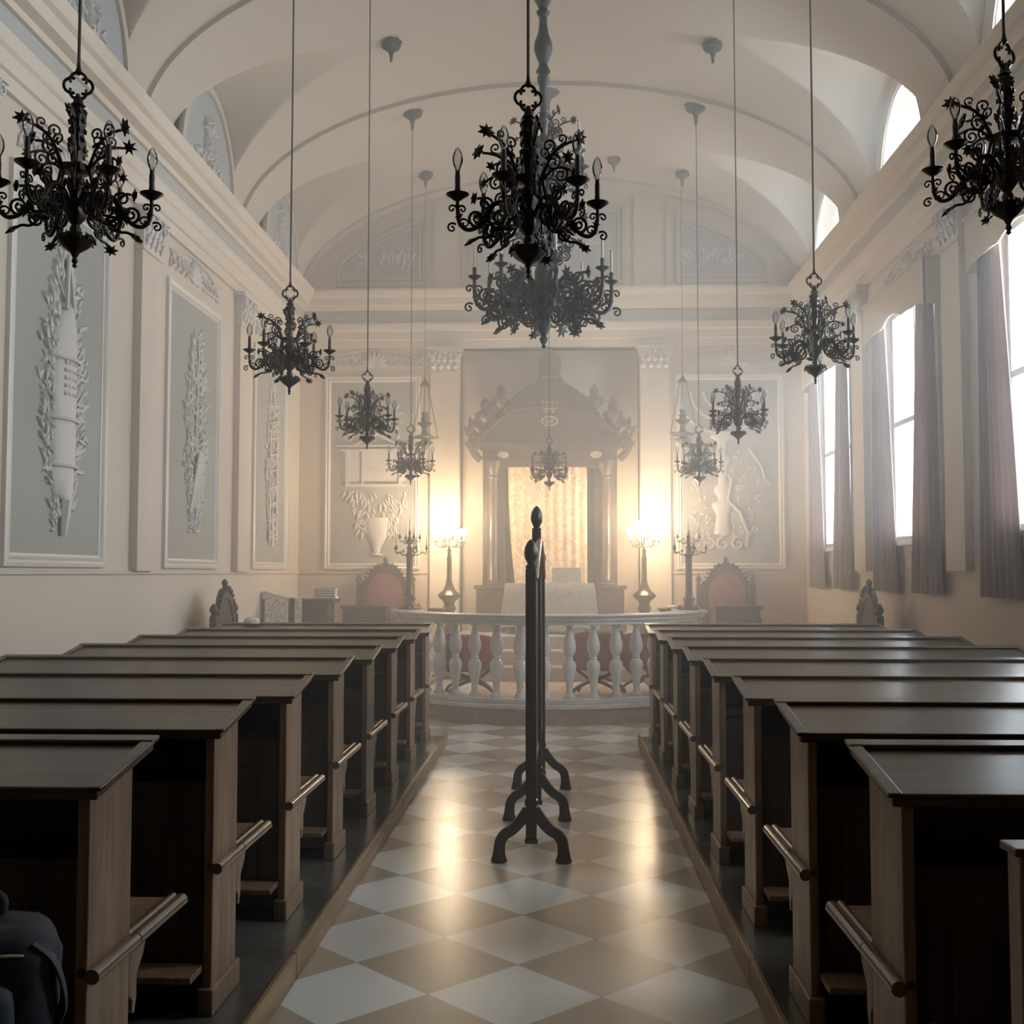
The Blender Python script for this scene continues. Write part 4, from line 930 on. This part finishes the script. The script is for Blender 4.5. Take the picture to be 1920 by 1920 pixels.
o = cloth('ark_curtain', 'parochet', None, -.66, .40, 1.32, 2.955, 14.905, .012, 9, lambda s, t: (.10 * (1 - t) ** 2 * (1 - s) * (1 - s), 0)); tag(o, 'cream embroidered curtain hanging across the doors of the ark', 'curtain')
# cloth covered table
root = thing('altar_table', (-.10, 14.48, .75), 'low reading table before the ark under a patterned cloth', 'table')
MB().box(-.52, .52, -.14, .20, .60, .63).build('tabletop', 'arkwood', root, 0)
for sx in (-.48, .48):
    for sy in (-.1, .16): MB().box(sx - .025, sx + .025, sy - .025, sy + .025, 0, .60).build('leg', 'arkwood', root, 0)
vs = []; fs = []; n = 80; prev = None
rings = [(0, .650, 0), (.04, .650, 0), (.055, .635, 0), (.065, .5, .004), (.085, .3, .010), (.10, .08, .014)]
def rr(i, n, hw, hd):
    t = i / n * 4; k = int(t); f_ = t - k
    P = [(-hw, -hd), (hw, -hd), (hw, hd), (-hw, hd)]; a = P[k % 4]; b = P[(k + 1) % 4]; return a[0] + (b[0] - a[0]) * f_, a[1] + (b[1] - a[1]) * f_
for (e, z, am) in rings:
    for i in range(n):
        x, y = rr(i, n, .52 + e, .17 + e * .7); q = 1 + am * 2 * sin(i * 1.6); vs.append((x * q, y * q, z + (.02 * sin(i * .9) if z < .1 else 0)))
for j in range(len(rings) - 1):
    for i in range(n): fs.append((j * n + i, j * n + (i + 1) % n, (j + 1) * n + (i + 1) % n, (j + 1) * n + i))
fs.append(tuple(range(n)))
o = MB().add(vs, fs).build('tablecloth', 'brocade', None, 50); o.location = (-.10, 14.45, .75); tag(o, 'pale brocade cloth draped over the table before the ark', 'tablecloth')
mb = MB(); mb.box(-.19, .19, -.08, .09, 0, .20); mb.box(-.24, .24, -.11, .12, 0, .012); o = mb.build('lectern_cushion', 'brocade', None, 0, .012); o.location = (.12, 14.45, 1.402); tag(o, 'boxy cloth covered book rest standing on the altar table', 'book rest')

# ------------------------------------------------------------------ thrones, chairs, desks
def make_throne(up='darkred'):
    r = thing('throne_chair', (0, 0, 0))
    for sx in (-1, 1):
        for sy in (-.22, .24):
            m2 = MB(); m2.lathe([(.03, 0), (.035, .02), (.022, .05), (.03, .2), (.035, .3), (.025, .36), (.032, .42)], 12, (sx * .33, sy, 0)); m2.build('leg', 'thronewood', r, 50)
        m2 = MB(); m2.box(sx * .36 - .03, sx * .36 + .03, .20, .27, .40, 1.18); m2.build('back_post', 'thronewood', r, 0, .008)
        m2 = MB(); m2.lathe([(.03, 0), (.035, .01), (.018, .02), (.04, .05), (.042, .07), (.03, .10), (.005, .13)], 14, (sx * .36, .235, 1.18)); m2.build('finial', 'thronewood', r, 50)
        m2 = MB(); m2.tube(crom([(sx * .36, .22, .78), (sx * .38, 0, .76), (sx * .37, -.2, .70), (sx * .36, -.24, .64)]), .028, 10); m2.box(sx * .35 - .02, sx * .35 + .02, -.20, -.16, .42, .70); m2.build('armrest', 'thronewood', r, 40)
    MB().box(-.38, .38, -.27, .27, .38, .44).build('seat_frame', 'thronewood', r, 0, .01)
    m2 = MB(); blob(m2, 0, -.01, .46, .34, .25, .05, .5, 24, 12); m2.build('seat_cushion', up, r, 50)
    A = [(-.34, .44), (.34, .44), (.34, 1.15), (.31, 1.22), (.24, 1.26), (.20, 1.36), (.12, 1.44), (0, 1.47), (-.12, 1.44), (-.20, 1.36), (-.24, 1.26), (-.31, 1.22), (-.34, 1.15)]
    I = [(-.25, .52), (.25, .52), (.25, 1.12), (.21, 1.20), (.14, 1.31), (0, 1.36), (-.14, 1.31), (-.21, 1.20), (-.25, 1.12)]
    fill2d(A, [I], .05, lambda a, b, c: (a, .235 + c, b), 'back_frame', 'thronewood', r)
    m2 = MB(); m2.prism(I, .222, .25, 'y'); m2.build('back_upholstery', up, r, 0, .01)
    m2 = MB(); m2.lathe([(.03, 0), (.02, .02), (.035, .045), (.03, .07), (.006, .095)], 12, (0, .235, 1.46)); f = lambda u, v, h: (u, .21 - h, v)
    random.seed(8)
    for i in range(14):
        a = pi * (i + .5) / 14; leaf(m2, .24 * cos(a), 1.18 + .24 * sin(a), a, .07, .04, .02, f)
    m2.build('crest', 'thronewood', r, 50)
    return r
th = make_throne()
TH = [(-2.29, 14.55, .2, 0, 1.0, 'high-backed throne with faded red upholstery at the altar wall, left of the lit lamp'),
      (2.22, 14.55, .2, 0, 1.0, 'high-backed throne with dull red upholstery at the altar wall, right of the lit lamp'),
      (-3.02, 10.75, 0, pi / 2, .95, 'dark carved armchair seen from the side against the left wall'),
      (2.80, 10.95, 0, -pi / 2, .95, 'dark carved armchair seen from the side under the right windows')]
for i, (x, y, z, rz, s, lab) in enumerate(TH):
    o = th if i == 0 else (make_throne('thronewood') if i == 2 else copy_tree(th if i == 1 else side_chair)); side_chair = o; o.location = (x, y, z); o.rotation_euler[2] = rz; o.scale = (s, s, s); tag(o, lab, 'armchair', 'carved throne chairs')
def make_desk(w, d, h):
    r = thing('reading_desk', (0, 0, 0))
    mb = MB(); mb.box(-w / 2, w / 2, -d / 2, d / 2, .05, h - .04); mb.box(-w / 2 - .01, w / 2 + .01, -d / 2 - .01, d / 2 + .01, 0, .07); mb.build('body', 'thronewood', r, 0, .006)
    mb = MB(); mb.box(-w / 2 - .03, w / 2 + .03, -d / 2 - .03, d / 2 + .03, h - .04, h); mb.build('desk_top', 'thronewood', r, 0, .006)
    mb = MB(); mb.box(-w / 2 + .06, w / 2 - .06, -d / 2 - .012, -d / 2, .15, h - .14); mb.build('front_panel', 'thronewood', r, 0, .004)
    return r
dk = make_desk(.54, .34, .93)
for i, (x, y, lab) in enumerate(((-2.38, 13.85, 'plain dark reading desk standing before the left throne'), (2.20, 13.85, 'plain dark reading desk standing before the right throne'))):
    o = dk if i == 0 else copy_tree(dk); o.location = (x, y, .2); tag(o, lab, 'desk', 'reading desks before the thrones')
# small side tables behind the pedestals
def make_side(lab, x, y):
    r = thing('side_table', (x, y, .2), lab, 'table', 'side tables by the lamps')
    MB().box(-.24, .24, -.15, .15, .87, .90).build('tabletop', 'arkwood', r, 0, .006)
    MB().box(-.21, .21, -.12, .12, .78, .87).build('apron', 'arkwood', r, 0)
    for sx in (-.18, .18):
        for sy in (-.1, .1): MB().box(sx - .02, sx + .02, sy - .02, sy + .02, 0, .80).build('leg', 'arkwood', r, 0)
make_side('low side table behind the left pedestal candelabrum', -1.62, 13.75); make_side('low side table with an open book behind the right pedestal candelabrum', 1.48, 13.75)
r = thing('open_book', (1.50, 13.75, 1.10), 'open book lying on the side table right of the ark', 'book')
mb = MB(); mb.box(-.16, .16, -.11, .11, 0, .008); mb.build('cover', M['books'][0], r, 0)
mb = MB(); mb.prism([(-.15, .008), (0, .008), (0, .018), (-.06, .034), (-.15, .02)], -.1, .1, 'y'); mb.prism([(0, .008), (.15, .008), (.15, .02), (.06, .034), (0, .018)], -.1, .1, 'y'); mb.build('pages', 'paper', r, 0)
# left desk with lace cloth and books
r = thing('writing_desk', (-3.06, 13.35, .2), 'dark writing desk against the left wall, half covered with white lace', 'desk')
MB().box(-.40, .40, -.25, .25, .98, 1.02).build('desk_top', 'thronewood', r, 0, .006)
MB().box(-.37, .33, -.22, .22, .70, .98).build('apron', 'thronewood', r, 0, .01)
for sx in (-.34, .28):
    for sy in (-.19, .19):
        m2 = MB(); m2.lathe([(.025, 0), (.03, .04), (.018, .1), (.03, .35), (.04, .60), (.045, .66), (.04, .72)], 12, (sx, sy, 0)); m2.build('leg', 'thronewood', r, 50)
mb = MB(); f_ = [(-.42, 1.10), (-.40, 1.12), (-.1, 1.035), (-.02, 1.03), (-.01, 1.028), (-.01, 1.022), (-.42, 1.022)]
mb.prism([(a, b - 1.02) for a, b in f_], -.27, .27, 'y'); mb.box(-.38, -.02, -.285, -.27, -.30, .02); mb.box(-.10, .06, -.285, -.272, -.42, .012)
o = mb.build('lace_cloth', 'lace', None, 0, .004); o.location = (-3.08, 13.35, 1.222); tag(o, 'white lace cloth draped over the left writing desk', 'cloth')
bz = 1.222
for i, (w, h, m, lab) in enumerate(((.27, .034, 0, 'lowest brown book of the stack on the left writing desk'), (.24, .03, 2, 'second book from the bottom in the stack on the writing desk'), (.25, .032, 1, 'third book up, black cover, in the stack on the writing desk'), (.26, .03, 0, 'topmost book of the stack on the left writing desk'))):
    r = thing('book', (-3.00 + .2, 13.42, bz), lab, 'book', 'books stacked on the writing desk', rz=.05 * (i % 3 - 1)); bz += h
    mb = MB(); mb.box(-w / 2, w / 2, -.09, .09, 0, .004); mb.box(-w / 2, w / 2, -.09, .09, h - .004, h); mb.box(-w / 2, -w / 2 + .006, -.09, .09, 0, h); mb.build('cover', M['books'][m], r, 0)
    MB().box(-w / 2 + .006, w / 2 - .006, -.085, .085, .004, h - .004).build('pages', 'paper', r, 0)
# red chairs inside the balustrade
def make_red():
    r = thing('red_armchair', (0, 0, 0))
    m2 = MB(); blob(m2, 0, 0, .46, .235, .045, .20, .45, 24, 16); m2.build('backrest', 'red', r, 50)
    for s in (-1, 1):
        m2 = MB(); m2.box(s * .25 - .018, s * .25 + .018, -.03, .03, .26, .68); m2.build('back_post', 'darkwood', r, 0, .006)
        m2 = MB(); m2.tube(crom([(s * .25, 0, .66), (s * .27, .2, .60), (s * .26, .42, .55)]), .02, 8); m2.build('armrest', 'darkwood', r, 50)
    for y in (0.02, .42):
        for s in (-1, 1): m2 = MB(); m2.tube(crom([(s * .25, y, 0), (s * .22, y, .06), (s * .10, y, .13), (-s * .10, y, .20), (-s * .24, y, .32)]), .018, 8); m2.build('leg', 'darkwood', r, 50)
    m2 = MB(); blob(m2, 0, .22, .31, .25, .23, .035, .5, 20, 10); m2.build('seat', 'red', r, 50)
    return r
rc = make_red()
for i, (x, y, rz, s, lab) in enumerate(((-.93, 12.05, .15, 1, 'low red velvet armchair behind the left balusters'), (.40, 12.05, -.2, 1.05, 'low red velvet armchair behind the balusters right of the divider'), (.92, 12.45, -.5, 1, 'low red velvet armchair behind the balusters nearest the right pews'))):
    o = rc if i == 0 else copy_tree(rc); o.location = (x, y, .209 if abs(x) < 2 else .2); o.rotation_euler[2] = rz; o.scale = (s, s, s); tag(o, lab, 'armchair', 'red chairs on the stage')

# ------------------------------------------------------------------ curtains and pelmets
WN = {13.43: 'far', 10.55: 'middle', 7.67: 'near', 4.79: 'out-of-view fourth'}  # fourth window's curtains and pelmet are unseen, added to dim the near daylight
for b in (13.43, 10.55, 7.67, 4.79):
    nm = WN[b]
    # pelmet: box with wavy lower edge
    r = thing('pelmet', (XR, b, 4.25), 'beige fabric pelmet with a wavy lower edge over the %s right window' % nm, 'pelmet', 'window pelmets')
    n = 40; w = .96; bot = [(-w + 2 * w * i / n, -.40 + .05 * abs(sin(3 * pi * i / n)) + (.07 if .2 < i / n < .8 else 0) * sin(pi * (i / n - .2) / .6)) for i in range(n + 1)]
    mb = MB(); mb.prism([(-w, 0)] + bot + [(w, 0)], -.165, -.15, 'x'); mb.build('front', 'pelmet', r, 0)
    MB().box(-.165, -.002, -w, -w + .015, -.40, 0).build('side', 'pelmet', r, 0); MB().box(-.165, -.002, w - .015, w, -.40, 0).build('side', 'pelmet', r, 0)
    MB().box(-.175, -.002, -w - .01, w + .01, 0, .02).build('top_board', 'pelmet', r, 0)
    for (c0, c1, k, lab) in ((-.90, -.52, -1, 'near'), (.52, .90, 1, 'far')):
        def fn(s, t, k=k):
            return ((s - .5) * .42 * (1 - t) ** 1.1 + (-k) * .10 * (1 - t), 0)
        o = cloth('curtain', 'curtain', None, b + c0, b + c1, 1.35, 4.10, XR - .085, .022, 6, fn, 110, 30, .004, 'y')
        tag(o, 'mauve grey curtain on the %s side of the %s right window' % (lab, nm), 'curtain', 'window curtains')

# ------------------------------------------------------------------ haze in the room, thickened towards the altar to stand in for lens bloom
for y0, dens, lab in ((3.9, HAZE, 'thin haze hanging in the middle and far room'), (8.6, HAZE2, 'thicker added haze imitating lens glow around the altar end')):
    hm = bpy.data.materials.new('haze_and_bloom'); hm.use_nodes = True; N = hm.node_tree.nodes; L = hm.node_tree.links; N.remove(N['Principled BSDF'])
    v = N.new('ShaderNodeVolumeScatter'); v.inputs['Color'].default_value = (1, .98, .95, 1); v.inputs['Density'].default_value = dens; v.inputs['Anisotropy'].default_value = .35
    L.new(v.outputs[0], N['Material Output'].inputs['Volume'])
    o = MB().box(XL + .01, XR - .02, y0, YB + .26, .012, 6.95).build('haze', hm, None, 0); o['kind'] = 'stuff'; tag(o, lab, 'haze')
